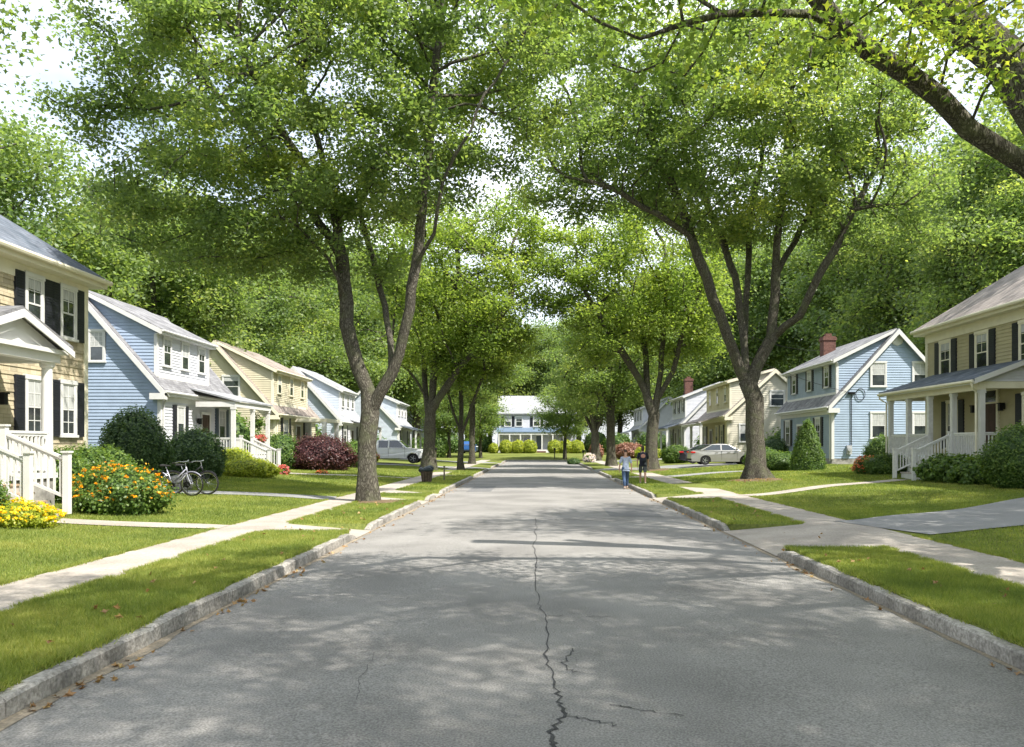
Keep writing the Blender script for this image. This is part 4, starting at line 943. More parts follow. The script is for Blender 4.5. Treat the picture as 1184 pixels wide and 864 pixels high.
# TR3..TR4 and smaller: generic templates
def generic(seed, h=16., rw=5.5, fork=.28, r_base=.4, n_att=480, n_leaf=32000, leaf=.22, low=.3, lm=L_MAPLE, name='street_tree', label=None, group=None, loc=(0, 0, 0), spread=.6, step=.9, dk=1.2, cat='tree', shape='kite'):
    rd = random.Random(seed); L = np.array(loc, float); f = h * fork; stems = [[L + np.array([0, 0, -.2]), L + np.array([rd.uniform(-.1, .1), 0, f * .5]), L + np.array([rd.uniform(-.2, .2), 0, f])]]
    k = rd.choice([3, 4, 4]); a0 = rd.uniform(0, 6)
    for i in range(k):
        a = a0 + i * 2 * math.pi / k + rd.uniform(-.3, .3); q = rd.uniform(.5, .75) * rw
        stems.append([stems[0][-1], L + np.array([math.cos(a) * q * .35, math.sin(a) * q * .35, f + h * .17]), L + np.array([math.cos(a) * q * .6, math.sin(a) * q * .6, f + h * .34])])
    stems.append([stems[0][-1], L + np.array([.2, .1, h * .5]), L + np.array([-.2, .1, h * .75])])
    env = [(L[0], L[1], L[2] + h * (1 + low) / 2, rw, rw, h * (1 - low) / 2)]
    for i in range(4): a = rd.uniform(0, 6.28); env.append((L[0] + math.cos(a) * rw * .5, L[1] + math.sin(a) * rw * .5, L[2] + h * rd.uniform(low + .15, .8), rw * .55, rw * .55, h * .16))
    return make_tree(name, label, cat, tuple(loc), stems, env, r_base, n_att, n_leaf, leaf, lm, spread, seed, group, step, shape, dk=dk)
generic(31, 14, 4.6, .33, .35, loc=(6.2, 69, g(6.2, 69)), lm=L_MAPLE, label='straight maple in the right verge, first left of the two walkers', group=STG, low=.32)
generic(32, 15, 5.2, .18, .45, loc=(6.5, 92, g(6.5, 92)), label='dark low forked maple near the far end of the right verge', group=STG, low=.3)
generic(33, 15, 5.0, .35, .27, loc=(-6.1, 76, .165), label='maple with flared base beyond the slim maple in the left verge', group=STG, low=.33)
small = generic(34, 9.5, 3.4, .3, .2, n_att=300, n_leaf=15000, leaf=.22, loc=(3.3, 101, g(3.3, 101)), label='small street tree rising behind the round boxwood at the road end', group='small trees at the road end', low=.25)
copy_tree(small, (-10.7, 99, g(-10.7, 99)), 2, .95, 'small thin trunked tree on the lawn left of the road end', 'small trees at the road end')
copy_tree(small, (-7.2, 103, g(-7.2, 103)), 4, .9, 'thin sapling just left of the end house lawn', 'small trees at the road end')
# overhead limbs from a tree outside the frame at the right
D = 10.8
def Nn(lst): return [PX(a, b, D + d) for a, b, d in lst]
nb = (8.9, 10.6, g(8.9, 10.6))
N1 = make_tree('street_tree', 'near tree whose two dark limbs reach overhead from the right edge', 'tree', nb, [
    [np.array([8.9, 10.6, .2]), np.array([8.9, 10.6, 2.2]), np.array([8.6, 10.6, 3.4])],
    [np.array([8.6, 10.6, 3.4])] + Nn([(1290, 270, 0), (1184, 190, 0), (1120, 150, -.1), (1085, 112, -.2), (1052, 88, -.3), (1010, 62, -.4), (972, 34, -.5), (945, -2, -.6), (900, -60, -.7), (840, -140, -.8)]),
    Nn([(972, 34, -.5), (935, 16, -.9), (880, 15, -1.3), (835, 16, -1.6), (790, 28, -2), (740, 45, -2.2)]),
    [np.array([8.6, 10.6, 3.4]), np.array([8.5, 11.0, 5.0])] + Nn([(1230, 180, .8), (1190, 110, .9), (1160, 65, 1.0), (1120, 32, 1.0), (1060, -5, 1.0), (980, -80, 1)]),
    Nn([(1138, 42, 1.0), (1128, 0, 1.1), (1110, -60, 1.2)]),
    [np.array([8.6, 10.6, 3.4]), np.array([9.6, 8.5, 6]), np.array([9.5, 6, 9]), np.array([8, 3, 12])],
    [np.array([8.6, 10.6, 3.4]), np.array([9.0, 9.5, 7]), np.array([8, 7, 10]), np.array([6, 4, 12])],
    [PX(900, -60, D - .7), np.array([2.0, 6.5, 10.5]), np.array([.8, 3, 11.5])],
], [(5.6, 2.4, 12.0, 5.2, 4.0, 3.0), (3.4, 9.2, 7.2, 4.0, 2.0, 1.3), (1.4, 8.6, 7.0, 2.6, 2.0, 1.0), (8.5, 2, 12.5, 4.5, 4.0, 3.5), (1.2, 1.8, 11.8, 3.8, 3.8, 2.2)], .36, 1900, 96000, .10, L_OVER, .3, 44, STG, .45, 'lobed', dk=.65,  # high masses near the camera are unseen, shaped to shade the near road
    keep=lambda C: ~((C[:, 1] + nb[1] > 1) & ((C[:, 2] + nb[2] - H) * F / np.maximum(C[:, 1] + nb[1], .5) < 515 - 140 - 30 * np.sin(C[:, 0] * 2.3))), p=2.0, boost={3: 420, 4: 120})
SH = 'trees around the camera that shade the road'
sh = generic(51, 15, 5.5, .3, .35, n_att=600, n_leaf=56000, leaf=.125, spread=.4, shape='lobed', loc=(10.5, -4, g(10.5, -4)), label='unseen shade tree added behind the camera by the right sidewalk', group=SH, low=.35)  # added out of view to shade the road near the camera
# sprig at the upper left: tree just off the left edge
copy_tree(sh, (-11.9, 10.0, g(-12, 10)), 1.3, .95, 'tree outside the left edge whose leafy tip hangs into the sky', SH)
copy_tree(sh, (16.5, 12.2, g(16, 12)), 4.0, 1.45, 'shade tree added outside the right edge beside the near driveway', SH)  # added off-frame to cast the shade band across the road
copy_tree(sh, (2.5, -9, -.1), 2.6, 1.0, 'unseen shade tree added over the road behind the camera', SH)  # unseen shade caster added with its trunk in the roadway
copy_tree(sh, (12.6, 1.0, g(12, 1)), .6, 1.0, 'unseen shade tree added beside the camera beyond the right sidewalk', SH)  # unseen, added so its crown shades the nearest road

# background woods
WG = 'woodland trees behind the houses'
W = [generic(61 + i, 20, 6.4, .25, .36, n_att=420, n_leaf=52000, leaf=.26, low=.16, lm=[L_WOOD, L_MAPLE, L_WOOD][i], name='woodland_tree', cat='tree', group=WG, spread=.85, step=1.1, dk=1.4, loc=l, label=lb)
     for i, (l, lb) in enumerate([((-30, 47, .8), 'bright rounded tree rising behind the roofs of the tan and blue houses'), ((33, 57, .8), 'dark leafy tree directly behind the light blue gable house'), ((-31, 66, .8), 'tree rising behind the cream yellow house')])]
rd = random.Random(5)
wl = 'woodland tree in the dense green belt behind the houses'
for i, (x, y) in enumerate([(-34, 30), (-37, 39), (-40, 52), (-42, 66), (-27, 58), (-30, 78), (-39, 84), (-29, 91), (-38, 100), (-28, 106), (-24, 121), (-34, 124), (-19, 133), (-46, 42), (-50, 75),
        (30, 30), (38, 60), (43, 55), (39, 66), (38, 77), (46, 80), (38, 89), (45, 99), (37, 106), (26, 114), (34, 122), (44, 66), (27, 139), (50, 90), (44, 72),
        (-13, 150), (-6, 143), (1, 147), (8, 143), (15, 149), (22, 165), (-3, 160), (7, 163), (-20, 162), (-29, 158), (30, 165), (12, 175), (-11, 172), (38, 150), (-40, 145)]):
    far = y > 140
    if x > 0 and y < 40 and x < 36: y = y
    copy_tree(W[i % 3], (x + rd.uniform(-1, 1), y, .7), rd.uniform(0, 6.28), (rd.uniform(1.15, 1.35) if far else rd.uniform(.92, 1.1) * min(1.55, max(1, y / (66 if x < 0 else 54)))), wl, WG)

copy_tree(W[2], (38.5, 60, .7), 2.2, 1.45, 'tallest woodland tree rising past the roof of the olive porch house', WG)
# ------------------------------------------------------------------ shrubs
def shrub(name, label, cat, x, y, rx, ry, hh, lm, n, leaf, seed=0, pointy=0., group=None, flowers=None, lump=.07, base=None, loose=.04, z=None):
    """rounded, clipped or loose bush: leafy shell over a solid core in the darkest leaf tint"""
    rg = np.random.default_rng(seed + 100); zb = z if z is not None else g(x, y) - .05; o = thing(name, label, cat, (x, y, zb), 0, group)
    def surf(u, sc_=1.):
        th = np.arctan2(u[:, 1], u[:, 0]); k = 1 + lump * (np.sin(3 * th + seed) * np.cos(4 * u[:, 2] + seed) + .6 * np.sin(7 * th + 5 * u[:, 2] + seed * 2) + .5 * np.sin(13 * th - 9 * u[:, 2]))
        tz = (u[:, 2] + 1) / 2; w_ = np.sqrt(np.clip(1 - u[:, 2] ** 2, 0, 1)); w2 = w_ * (1 - pointy) + pointy * (1 - tz) ** .8 * 1.15
        return np.stack([np.cos(th) * w2 * rx * k, np.sin(th) * w2 * ry * k, (tz * 1.12 - .12) * hh * (k * .5 + .5)], -1) * sc_
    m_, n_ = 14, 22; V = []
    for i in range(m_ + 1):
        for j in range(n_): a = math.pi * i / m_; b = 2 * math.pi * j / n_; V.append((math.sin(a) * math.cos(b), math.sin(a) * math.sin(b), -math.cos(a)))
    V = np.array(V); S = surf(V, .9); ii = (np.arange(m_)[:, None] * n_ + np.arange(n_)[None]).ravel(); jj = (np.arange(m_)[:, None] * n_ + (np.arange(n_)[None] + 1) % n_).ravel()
    npmesh('inner_core', S, np.stack([ii, jj, jj + n_, ii + n_], -1), lm, o, tint=np.full(len(ii), .0))  # solid core in the darkest leaf colour, closes gaps between leaves
    u = rg.normal(size=(n, 3)); u[:, 2] = np.where(u[:, 2] < 0, -np.abs(u[:, 2]) * .5, u[:, 2]); u /= np.linalg.norm(u, axis=1)[:, None]
    C = surf(u, 1.) * rg.uniform(.9, 1.0, n)[:, None] + rg.normal(0, loose, (n, 3)); C[:, 2] = np.maximum(C[:, 2], .02)
    nn = u / np.array([rx, ry, hh * .5]); nn /= np.linalg.norm(nn, axis=1)[:, None]
    Vv, Fq, ti = leaves(C, n * 1, leaf, 0.01, seed, outward=nn * .9 + np.array([0, 0, .4]), tint0=rg.normal(.5, .2, n) + .1 * u[:, 2])
    npmesh('foliage', Vv, Fq, lm, o, tint=ti)
    if flowers:
        fm, fn, fs, top = flowers; uf_ = u[u[:, 2] > top]; uf_ = uf_[rg.integers(0, len(uf_), fn)]; C = surf(uf_, 1.04) + rg.normal(0, .02, (fn, 3))
        cc = np.repeat(C, 6, 0); Vv, Fq, ti = leaves(cc, fn * 6, fs, fs * .33, seed + 2, flat=.5, tint0=rg.normal(.5, .25, len(cc)))
        npmesh('flowers', Vv, Fq, fm, o, tint=ti)
    return o
BX = 'clipped dark evergreen shrubs by the houses'
shrub('boxwood_shrub', 'large rounded dark green shrub against the blue house gable', 'shrub', -14.7, 30, 1.33, 1.3, 2.75, L_DARK, 12000, .095, 1, .25, BX)
shrub('boxwood_shrub', 'rounded dark green shrub behind the bicycles', 'shrub', -13.9, 33.3, 1.2, 1.2, 2.15, L_DARK, 9500, .095, 2, .1, BX)
shrub('boxwood_shrub', 'rounded green shrub beyond the stairs of the blue house', 'shrub', -14.9, 47, 1.5, 1.4, 2.1, L_SHRUB, 7000, .1, 3, .05, BX)
for i, (x, y, r_, hh, lb) in enumerate([(-12.3, 20.9, .85, 1.45, 'pale green hedge shrub right beside the porch newel of the tan house'), (-12.35, 22.3, .85, 1.5, 'green hedge shrub below the last window of the tan house'), (-12.5, 23.7, .85, 1.45, 'green hedge shrub at the corner of the tan house')]):
    shrub('hedge_shrub', lb, 'shrub', x, y, r_, r_, hh, L_SHRUB, 8000, .07, 10 + i, 0, 'hedge shrubs along the tan house')
shrub('hedge_shrub', 'green shrub left of the tan house stairs behind the yellow flowers', 'shrub', -10.75, 15.6, .55, .6, 1.1, L_SHRUB, 6000, .06, 15, 0)
shrub('flower_bush', 'large bush covered in orange daisy flowers by the garden path', 'flowers', -9.75, 19.2, 1.0, .9, 1.12, L_SHRUB, 9000, .07, 20, 0, None, (F_ORANGE, 210, .055, -.15), .16, loose=.09)
shrub('flower_bush', 'low bed of yellow flowers left of the tan house steps', 'flowers', -10.15, 15.9, .75, .55, .5, L_YEL, 5000, .05, 21, 0, None, (F_YELLOW, 240, .055, -.2), .1, loose=.05)
shrub('golden_shrub', 'yellow green shrub beneath the blue house porch railing', 'shrub', -13.9, 37.6, .9, .8, 1.25, L_YEL, 6000, .08, 22, 0, 'golden shrubs by the blue house')
shrub('golden_shrub', 'low yellow green shrub spreading in front of the blue house stairs', 'shrub', -12.7, 36.2, 1.25, .7, .85, L_YEL, 7000, .08, 23, 0, 'golden shrubs by the blue house')
shrub('flower_clump', 'round pink flower clump on the lawn by the white stairs', 'flowers', -12.4, 40.0, .27, .25, .5, L_SHRUB, 700, .06, 24, 0, None, (F_PINK, 110, .08, -.6))
shrub('flower_clump', 'small low coral flower patch in front of the maroon maple', 'flowers', -11.4, 43.4, .3, .2, .2, L_SHRUB, 500, .06, 25, 0, None, (F_CORAL, 60, .07, -.3))
shrub('maroon_maple', 'wide dark maroon weeping maple on the lawn before the cream house', 'shrub', -12.6, 47.5, 1.95, 1.5, 2.05, L_RED, 14000, .1, 26, .1, None, None, .13, loose=.1)
shrub('hedge_shrub', 'shaded green shrub right of the maroon maple', 'shrub', -11.9, 53, 1.0, 1.0, 1.8, L_SHRUB, 4000, .12, 27)
shrub('flower_bush', 'pink flowering bush beside the trunk of the near forked maple', 'flowers', -12.6, 60.0, .9, .8, 1.4, L_YEL, 3000, .12, 28, 0, None, (F_PINK, 90, .1, -.3))
shrub('hedge_shrub', 'tall green shrub between the slim maple and spreading maple trunks', 'shrub', -12.2, 98, 1.4, 1.4, 3.2, L_SHRUB, 3500, .2, 29)
shrub('conical_shrub', 'tall cone shaped evergreen before the light blue house front', 'shrub', 14.6, 44.5, .98, .95, 2.8, L_SHRUB, 13000, .08, 30, .8)
shrub('hedge_shrub', 'low green shrub left of the cone shaped evergreen', 'shrub', 13.6, 46.5, 1.0, .8, 1.15, L_SHRUB, 6000, .08, 31)
shrub('hedge_shrub', 'low green shrub right of the tall multi stemmed maple trunk', 'shrub', 13.3, 49, 1.0, .8, 1.4, L_SHRUB, 5000, .09, 32)
shrub('hedge_shrub', 'dark shrub beneath the far window of the light blue house', 'shrub', 16.4, 57, 1.0, .9, 1.9, L_DARK, 4000, .1, 33)
shrub('boxwood_shrub', 'clipped dome shrub before the light blue gable wall', 'shrub', 17.8, 42.3, .95, .9, 1.75, L_SHRUB, 8000, .075, 34, 0, BX)
shrub('flower_bush', 'small bush of coral flowers before the light blue gable', 'flowers', 14.75, 37.0, .5, .45, .85, L_SHRUB, 2200, .07, 35, 0, None, (F_CORAL, 170, .075, -.4))
shrub('hedge_shrub', 'leafy green shrub left of the long porch stairs', 'shrub', 15.3, 36.0, .95, .7, .95, L_SHRUB, 5000, .09, 36, 0)
for i, (x, y) in enumerate([(15.15, 30.6), (15.2, 29.4), (15.3, 28.3)]):
    shrub('hosta_plant', ['broad leaved green plant just right of the long porch stairs', 'broad leaved green plant midway below the long porch railing', 'broad leaved green plant beside the big round shrub at the frame edge'][i], 'plant', x, y, .85, .75, .95, L_SHRUB, 2600, .15, 37 + i, 0, 'broad leaved plants below the long porch', None, .15, loose=.08)
shrub('boxwood_shrub', 'big rounded green shrub at the right edge below the porch', 'shrub', 15.35, 25.9, 1.25, 1.2, 2.1, L_SHRUB, 13000, .075, 41, 0, BX)
shrub('hedge_shrub', 'dark low shrub mound right under the big rounded shrub', 'shrub', 15.4, 24.3, .7, .7, .9, L_DARK, 4000, .08, 42)
shrub('boxwood_shrub', 'rounded two tone green hedge left of the dark parked car', 'shrub', 11.7, 69.5, 1.3, 1.2, 1.6, L_SHRUB, 5000, .12, 43, 0, BX)
shrub('rusty_shrub', 'low rust pink shrub between the far verge trunks', 'shrub', 10.6, 96, 1.8, 1.3, 1.9, L_PINKB, 4000, .2, 44)
shrub('golden_shrub', 'yellow green bush behind the man with the backpack', 'shrub', 11.8, 88, 1.4, 1.2, 1.5, L_YEL, 4000, .17, 45, 0)
shrub('boxwood_shrub', 'dark round bush at the foot of the small street tree', 'shrub', 3.55, 81.0, .62, .6, .75, L_DARK, 2500, .1, 46, 0, BX)
shrub('flower_bush', 'pale lilac flowering plants spilling over the far right verge', 'flowers', 5.3, 84.6, .55, .9, .95, L_SHRUB, 900, .1, 47, 0, None, (F_LILAC, 260, .12, -.9))
shrub('flower_bush', 'rust orange bush between the far right trunks', 'flowers', 7.3, 103, .9, .8, 2.0, L_PINKB, 1600, .2, 48)
EHG = 'golden topped hedge shrubs before the end house'
for i, x in enumerate([-6.3, -4.5, -2.8, -1.2, 2.4, 4.0, 5.5]):
    shrub('golden_hedge', ['first', 'second', 'third', 'fourth', 'fifth', 'sixth', 'seventh'][i] + ' golden hedge shrub from the left before the end house', 'shrub', x, 117, 1.05 if i else .7, .9, 1.95 if i else 1.5, L_YEL if True else L_SHRUB, 2600, .17, 50 + i, 0, EHG)
pl = 'filler shrub'
UG = 'shrubs under the woodland trees'
for i, (x, y) in enumerate([(-19, 50), (-21, 52), (-20, 70), (-22, 71), (-18, 89), (-20, 92), (-16, 112), (-13, 118), (20, 64), (22, 66), (18, 83), (20, 85), (17, 103), (15, 108), (11, 112), (9, 128), (12, 131), (-9, 130), (-11, 134), (26, 44), (28, 40), (-25, 33), (-27, 36)]):
    shrub('understory_shrub', 'dense green shrub in the shade between houses and woodland', 'shrub', x, y, 1.9, 1.6, random.uniform(2, 3.4), L_SHRUB, 2600, .24, 70 + i, 0, UG, None, .14, loose=.15)

# ------------------------------------------------------------------ grass blades and litter
def grass():
    out = []
    def zone(x0, x1, y0, y1, n, hgt, wd):
        x = rng.uniform(x0, x1, n); y = y0 + (y1 - y0) * rng.uniform(0, 1, n) ** 1.35; k = ~paved(x, y)
        k &= np.abs(x * F / np.maximum(y, .1) + 0) < 760
        return x[k], y[k], hgt, wd
    Z = [zone(-5.53, -3.84, 4.8, 17, 130000, .06, .008), zone(4.24, 5.84, 5.5, 18, 110000, .06, .008), zone(-14, -6.67, 8, 17, 120000, .055, .010), zone(7.17, 17, 11, 22, 100000, .055, .012),
         zone(-16, -3.84, 17, 32, 150000, .055, .016), zone(4.24, 18, 17, 34, 150000, .055, .017), zone(-18, -3.84, 32, 60, 70000, .07, .035), zone(4.24, 18, 34, 60, 70000, .07, .035),
         zone(-4.2 - .05, -3.84, 5, 30, 9000, .075, .009), zone(4.24, 4.45, 5, 30, 9000, .075, .009), zone(-6.75, -6.6, 6, 24, 8000, .07, .01), zone(7.1, 7.3, 8, 30, 8000, .07, .01)]
    Vs, Ts = [], []
    for x, y, hgt, wd in Z:
        n = len(x); z = G(x, y); a = rng.uniform(0, 6.283, n); hh = hgt * rng.uniform(.45, 1.15, n); ln = rng.normal(0, .45, (n, 2)) * hh[:, None]
        wx, wy = np.cos(a) * wd / 2, np.sin(a) * wd / 2
        Vs.append(np.stack([np.stack([x - wx, y - wy, z - .005], -1), np.stack([x + wx, y + wy, z - .005], -1), np.stack([x + ln[:, 0], y + ln[:, 1], z + hh], -1)], 1).reshape(-1, 3))
        dry = .5 + .22 * np.sin(x * 1.3 + 2 * np.sin(y * .7)) * np.sin(y * .9 + x * .5) + .12 * np.sin(x * 4.1 + y * 2.3) * np.sin(y * 3.7 - x)
        ed = np.minimum(np.abs(x + 3.9), np.abs(x - 4.28)); dry = dry + .12 * np.exp(-ed / .1) * (1 + np.sin(y * 3.1))
        Ts.append(np.clip(dry + rng.normal(0, .17, n), 0, 1))
    for ex_, y0, y1, n in ((-6.65, 6, 30, 26000), (-5.55, 5, 30, 26000), (-3.87, 4.8, 30, 26000), (5.85, 5.5, 30, 26000), (7.15, 8, 30, 22000), (4.25, 5, 30, 26000)):
        y = y0 + (y1 - y0) * rng.uniform(0, 1, n) ** 1.4; x = ex_ + rng.normal(0, .035, n) + .014 * np.sin(y * 5) * np.sin(y * 1.7)
        k = np.sin(y * 3.3 + ex_) + np.sin(y * 7.9) > -.9
        for a, b in (APL if ex_ in (-5.55, -3.87) else APR if ex_ in (5.85, 4.25) else []): k &= (y < a - .05) | (y > b + .05)
        for _, pts, wd_, _k in RIBBONS: k &= ~ribbon_mask(x, y, pts, wd_ + .04)
        x, y = x[k], y[k]; n = len(x); z = np.where(G(x, y) < .1, .16, G(x, y)); a = rng.uniform(0, 6.283, n); hh = .06 * rng.uniform(.4, 1.2, n); ln = rng.normal(0, .6, (n, 2)) * hh[:, None]; w_ = .010
        Vs.append(np.stack([np.stack([x - np.cos(a) * w_ / 2, y - np.sin(a) * w_ / 2, z - .005], -1), np.stack([x + np.cos(a) * w_ / 2, y + np.sin(a) * w_ / 2, z - .005], -1), np.stack([x + ln[:, 0], y + ln[:, 1], z + hh], -1)], 1).reshape(-1, 3)); Ts.append(np.clip(rng.normal(.6, .2, n), 0, 1))
    V = np.concatenate(Vs); T = np.concatenate(Ts)
    tag(npmesh('grass', V, np.arange(len(V)).reshape(-1, 3), L_GRASS, tint=T), 'short sunlit lawn grass on both sides of the street', 'grass', kind='stuff')
grass()
# fallen leaves along the kerbs
LIT = leafmat('dry_leaves', (.16, .08, .03), (.3, .17, .07), (.42, .3, .12), .15)
n = 620; side = rng.integers(0, 2, n); y = 5 + 40 * rng.uniform(0, 1, n) ** 1.5; dd = np.abs(rng.normal(0, .13, n)) + .03
cl = np.sin(y * 2.1) + np.sin(y * 5.3 + 1); k = cl > -.2; side, y, dd = side[k], y[k], dd[k]
x = np.where(side == 0, KL + dd, KR - dd); C = np.stack([x, y, roadz(x) + .012], -1); n2 = 160
x2 = np.where(rng.random(n2) < .5, rng.uniform(-5.5, -3.9, n2), rng.uniform(4.3, 5.8, n2)); y2 = rng.uniform(5, 25, n2); C = np.concatenate([C, np.stack([x2, y2, G(x2, y2) + .05], -1)])
t_ = rng.normal(0, .5, (90, 2)); C = np.concatenate([C, np.stack([9.0 + t_[:, 0], 34.3 + t_[:, 1] * .5, G(9.0 + t_[:, 0], 34.3 + t_[:, 1] * .5) + .05], -1)])
V, Fq, ti = leaves(C, len(C), .075, .004, 9, flat=.6, shape='lobed'); 
tag(npmesh('leaf_litter', V, Fq, LIT, tint=ti), 'dry brown leaves gathered along the kerbs', 'fallen leaves', kind='stuff')
# bare mulch rings at tree feet
for (x, y, r_) in RINGS:
    mb = MB(); ring = []
    for i in range(28): a = 2 * math.pi * i / 28; q = r_ * (1 + .12 * math.sin(3 * a) + random.uniform(-.06, .06)); ring.append((x + math.cos(a) * q, y + math.sin(a) * q))
    for s0, s1 in ((0, .5), (.5, 1)):
        for i in range(28):
            p, q = ring[i], ring[(i + 1) % 28]; pt = []
            for (w0, sg) in ((p, s0), (q, s0), (q, s1), (p, s1)): xx, yy = x + (w0[0] - x) * sg, y + (w0[1] - y) * sg; xx = (min(max(xx, -5.54), -3.88) if x < 0 else max(xx, 7.17)); pt.append((xx, yy, g(xx, yy) + (.035 if sg < 1 else -.02)))
            mb.poly(pt if s0 else [pt[0], pt[2], pt[3]])
    structure(mb.build('bare_soil', DIRT))

# ------------------------------------------------------------------ vehicles
def wheel(o, x, y, r, side, rimm=CHROME, wd=.22):
    t = local(); yy = 0
    t.lathe([(r * .62, -wd / 2), (r * .93, -wd / 2), (r, -wd / 2 + .03), (r, wd / 2 - .03), (r * .93, wd / 2), (r * .62, wd / 2)], (x, y, r), 28, axis='y'); w_ = t.build('wheel', RUBBER, o, smooth=False)
    m = local(); s = side; yo = y + s * (wd / 2 - .03)
    m.lathe([(r * .64, 0), (r * .6, s * .02), (r * .56, -s * .01)], (x, yo, r), 28, axis='y')
    for i in range(5):
        a = 2 * math.pi * i / 5; m.bar((x + math.cos(a) * .04, yo, r + math.sin(a) * .04), (x + math.cos(a) * r * .6, yo, r + math.sin(a) * r * .6), .05, .03, up=(0, 1, 0))
    m.lathe([(.0001, s * .015), (.06, s * .015), (.07, -s * .02)], (x, yo, r), 16, axis='y'); m.build('rim', rimm, w_)
    d = local(); d.lathe([(.0001, 0), (r * .6, 0)], (x, y + s * (wd / 2 - .09), r), 20, axis='y'); d.build('brake_disc', DARKM, w_)
def arch(cx, r, zb, n=9): return [(cx - r * math.cos(math.pi * i / n), max(zb, .34 + r * math.sin(math.pi * i / n) - .0)) for i in range(n + 1)]
CARGLASS = mat('car_window_glass', (.02, .03, .035), .03, .2, 2, spec=1.)
REDL = mat('tail_light_red', (.5, .02, .02), .2, .1, 8); HEADL = mat('headlight_clear', (.75, .78, .8), .1, .05, 8)
def car(name, label, loc, rz, paint, kind='sedan', group='cars parked in driveways', L=4.7, W=1.8):
    o = thing(name, label, 'pickup' if kind == 'pickup' else 'car', loc, rz, group); wr = .33 if kind != 'pickup' else .4
    zb = .24 if kind != 'pickup' else .42; hx = L / 2
    if kind == 'sedan': fx, rx_ = 1.42, -1.36; top = [(hx, .5), (hx - .03, .66), (hx - .25, .78), (hx - 1.1, .93), (hx - 1.45, .98), (-.9, 1.0), (-hx + .75, 1.03), (-hx + .12, 1.0), (-hx + .02, .85), (-hx, .5)]; AR = .39
    elif kind == 'suv': fx, rx_ = 1.4, -1.35; top = [(hx, .5), (hx - .02, .8), (hx - .2, .95), (hx - 1.1, 1.05), (-1, 1.1), (-hx + .05, 1.1), (-hx, .6)]; AR = .41
    else: fx, rx_ = L / 2 - .95, -L / 2 + 1.25; top = [(hx, .62), (hx - .02, 1.0), (hx - .15, 1.1), (hx - 1.35, 1.2), (hx - 1.5, 1.22), (-hx + 1.75, 1.22), (-hx + 1.7, 1.24), (-hx + .02, 1.24), (-hx, .6)]; AR = .48
    bot = [(-hx + .06, zb + .03)]
    zc = wr
    for cx in (rx_, fx):
        bot += [(cx - AR, zb)] + [(cx - AR * math.cos(math.pi * i / 10), zc + AR * math.sin(math.pi * i / 10)) for i in range(11) if zc + AR * math.sin(math.pi * i / 10) > zb] + [(cx + AR, zb)]
    bot += [(hx - .06, zb + .03)]
    prof = bot + top
    b = local(); n = len(prof); ysl = [-W / 2, -W / 2 + .06, -W / 2 + .16, W / 2 - .16, W / 2 - .06, W / 2]
    def pinch(x, z, y):
        e = abs(abs(y) - W / 2); k = 1 - .10 * max(0, (abs(x) - hx * .75) / (hx * .25)) ** 2
        yy = y * k
        if z > .7: yy *= 1 - .05 * (z - .7) / .4
        ins = {0: .02, 1: .006}.get(round(e / .06), 0) if e < .1 else 0
        return (x * (1 - ins * .4), yy, z - (ins if z > .6 else 0))
    for y in ysl:
        b.v += [pinch(px, pz, y) for px, pz in prof]
    for s in range(len(ysl) - 1):
        for i in range(n): j = (i + 1) % n; b.f.append((s * n + i, s * n + j, (s + 1) * n + j, (s + 1) * n + i))
    # side faces as fans by triangulated ngon
    b.f.append(tuple(range(n))); b.f.append(tuple((len(ysl) - 1) * n + i for i in range(n))[::-1])
    body = b.build('body', paint, o, bevel=.012)
    # dark floor between the wheels
    u = local(); u.box((-hx + .3, -W / 2 + .15, zb - .04), (hx - .3, W / 2 - .15, zb + .2)); u.build('chassis', RUBBER, o)
    if kind == 'sedan': cb = [(-1.78, 1.0), (-.85, 1.43), (-.45, 1.47), (.05, 1.46), (.35, 1.4), (1.12, .97)]
    elif kind == 'suv': cb = [(-hx + .1, 1.08), (-hx + .4, 1.6), (-1.2, 1.68), (.1, 1.66), (.4, 1.58), (1.15, 1.04)]
    else: x0 = -hx + 1.75; cb = [(x0, 1.2), (x0 + .03, 1.78), (x0 + .2, 1.86), (x0 + 1.5, 1.86), (x0 + 1.75, 1.8), (x0 + 2.45, 1.2)]
    def wy(z, z0=cb[0][1]): return W / 2 - .09 - .16 * (z - z0) / .45
    c = local(); m = len(cb)
    ring = [(x, -wy(z), z) for x, z in cb] + [(x, wy(z), z) for x, z in cb]; c.v = ring
    c.f = [tuple(range(m)), tuple(range(m, 2 * m))[::-1]] + [(i, m + i, m + i + 1, i + 1) for i in range(m - 1)]
    cab = c.build('cabin', paint, o, bevel=.03)
    # side glass following the roofline
    zt0 = cb[0][1] + .04; zr = max(z for _, z in cb) - .07
    def xat(z, front):
        pts = cb[::-1] if front else cb
        for (xa, za), (xb, zb_) in zip(pts[:-1], pts[1:]):
            if min(za, zb_) <= z <= max(za, zb_): return xa + (xb - xa) * (z - za) / (zb_ - za + 1e-9)
        return pts[0][0]
    xf0, xf1, xr0, xr1 = xat(zt0, True) - .12, xat(zr, True) - .08, xat(zt0, False) + .14, xat(zr, False) + .08
    if kind == 'pickup': xr0 += .05; xr1 += .05
    mid = (xf1 + xr1) / 2 + .05
    for s in (-1, 1):
        for (a0, a1, b0, b1) in ((xr0, xr1, mid - .05, mid - .05), (mid + .05, mid + .05, xf0, xf1)):
            q = local(); p = [(a0, s * (wy(zt0) + .012), zt0), (b0, s * (wy(zt0) + .012), zt0), (b1, s * (wy(zr) + .012), zr), (a1, s * (wy(zr) + .012), zr)]
            q.poly(p); q.build('side_window', CARGLASS, cab)
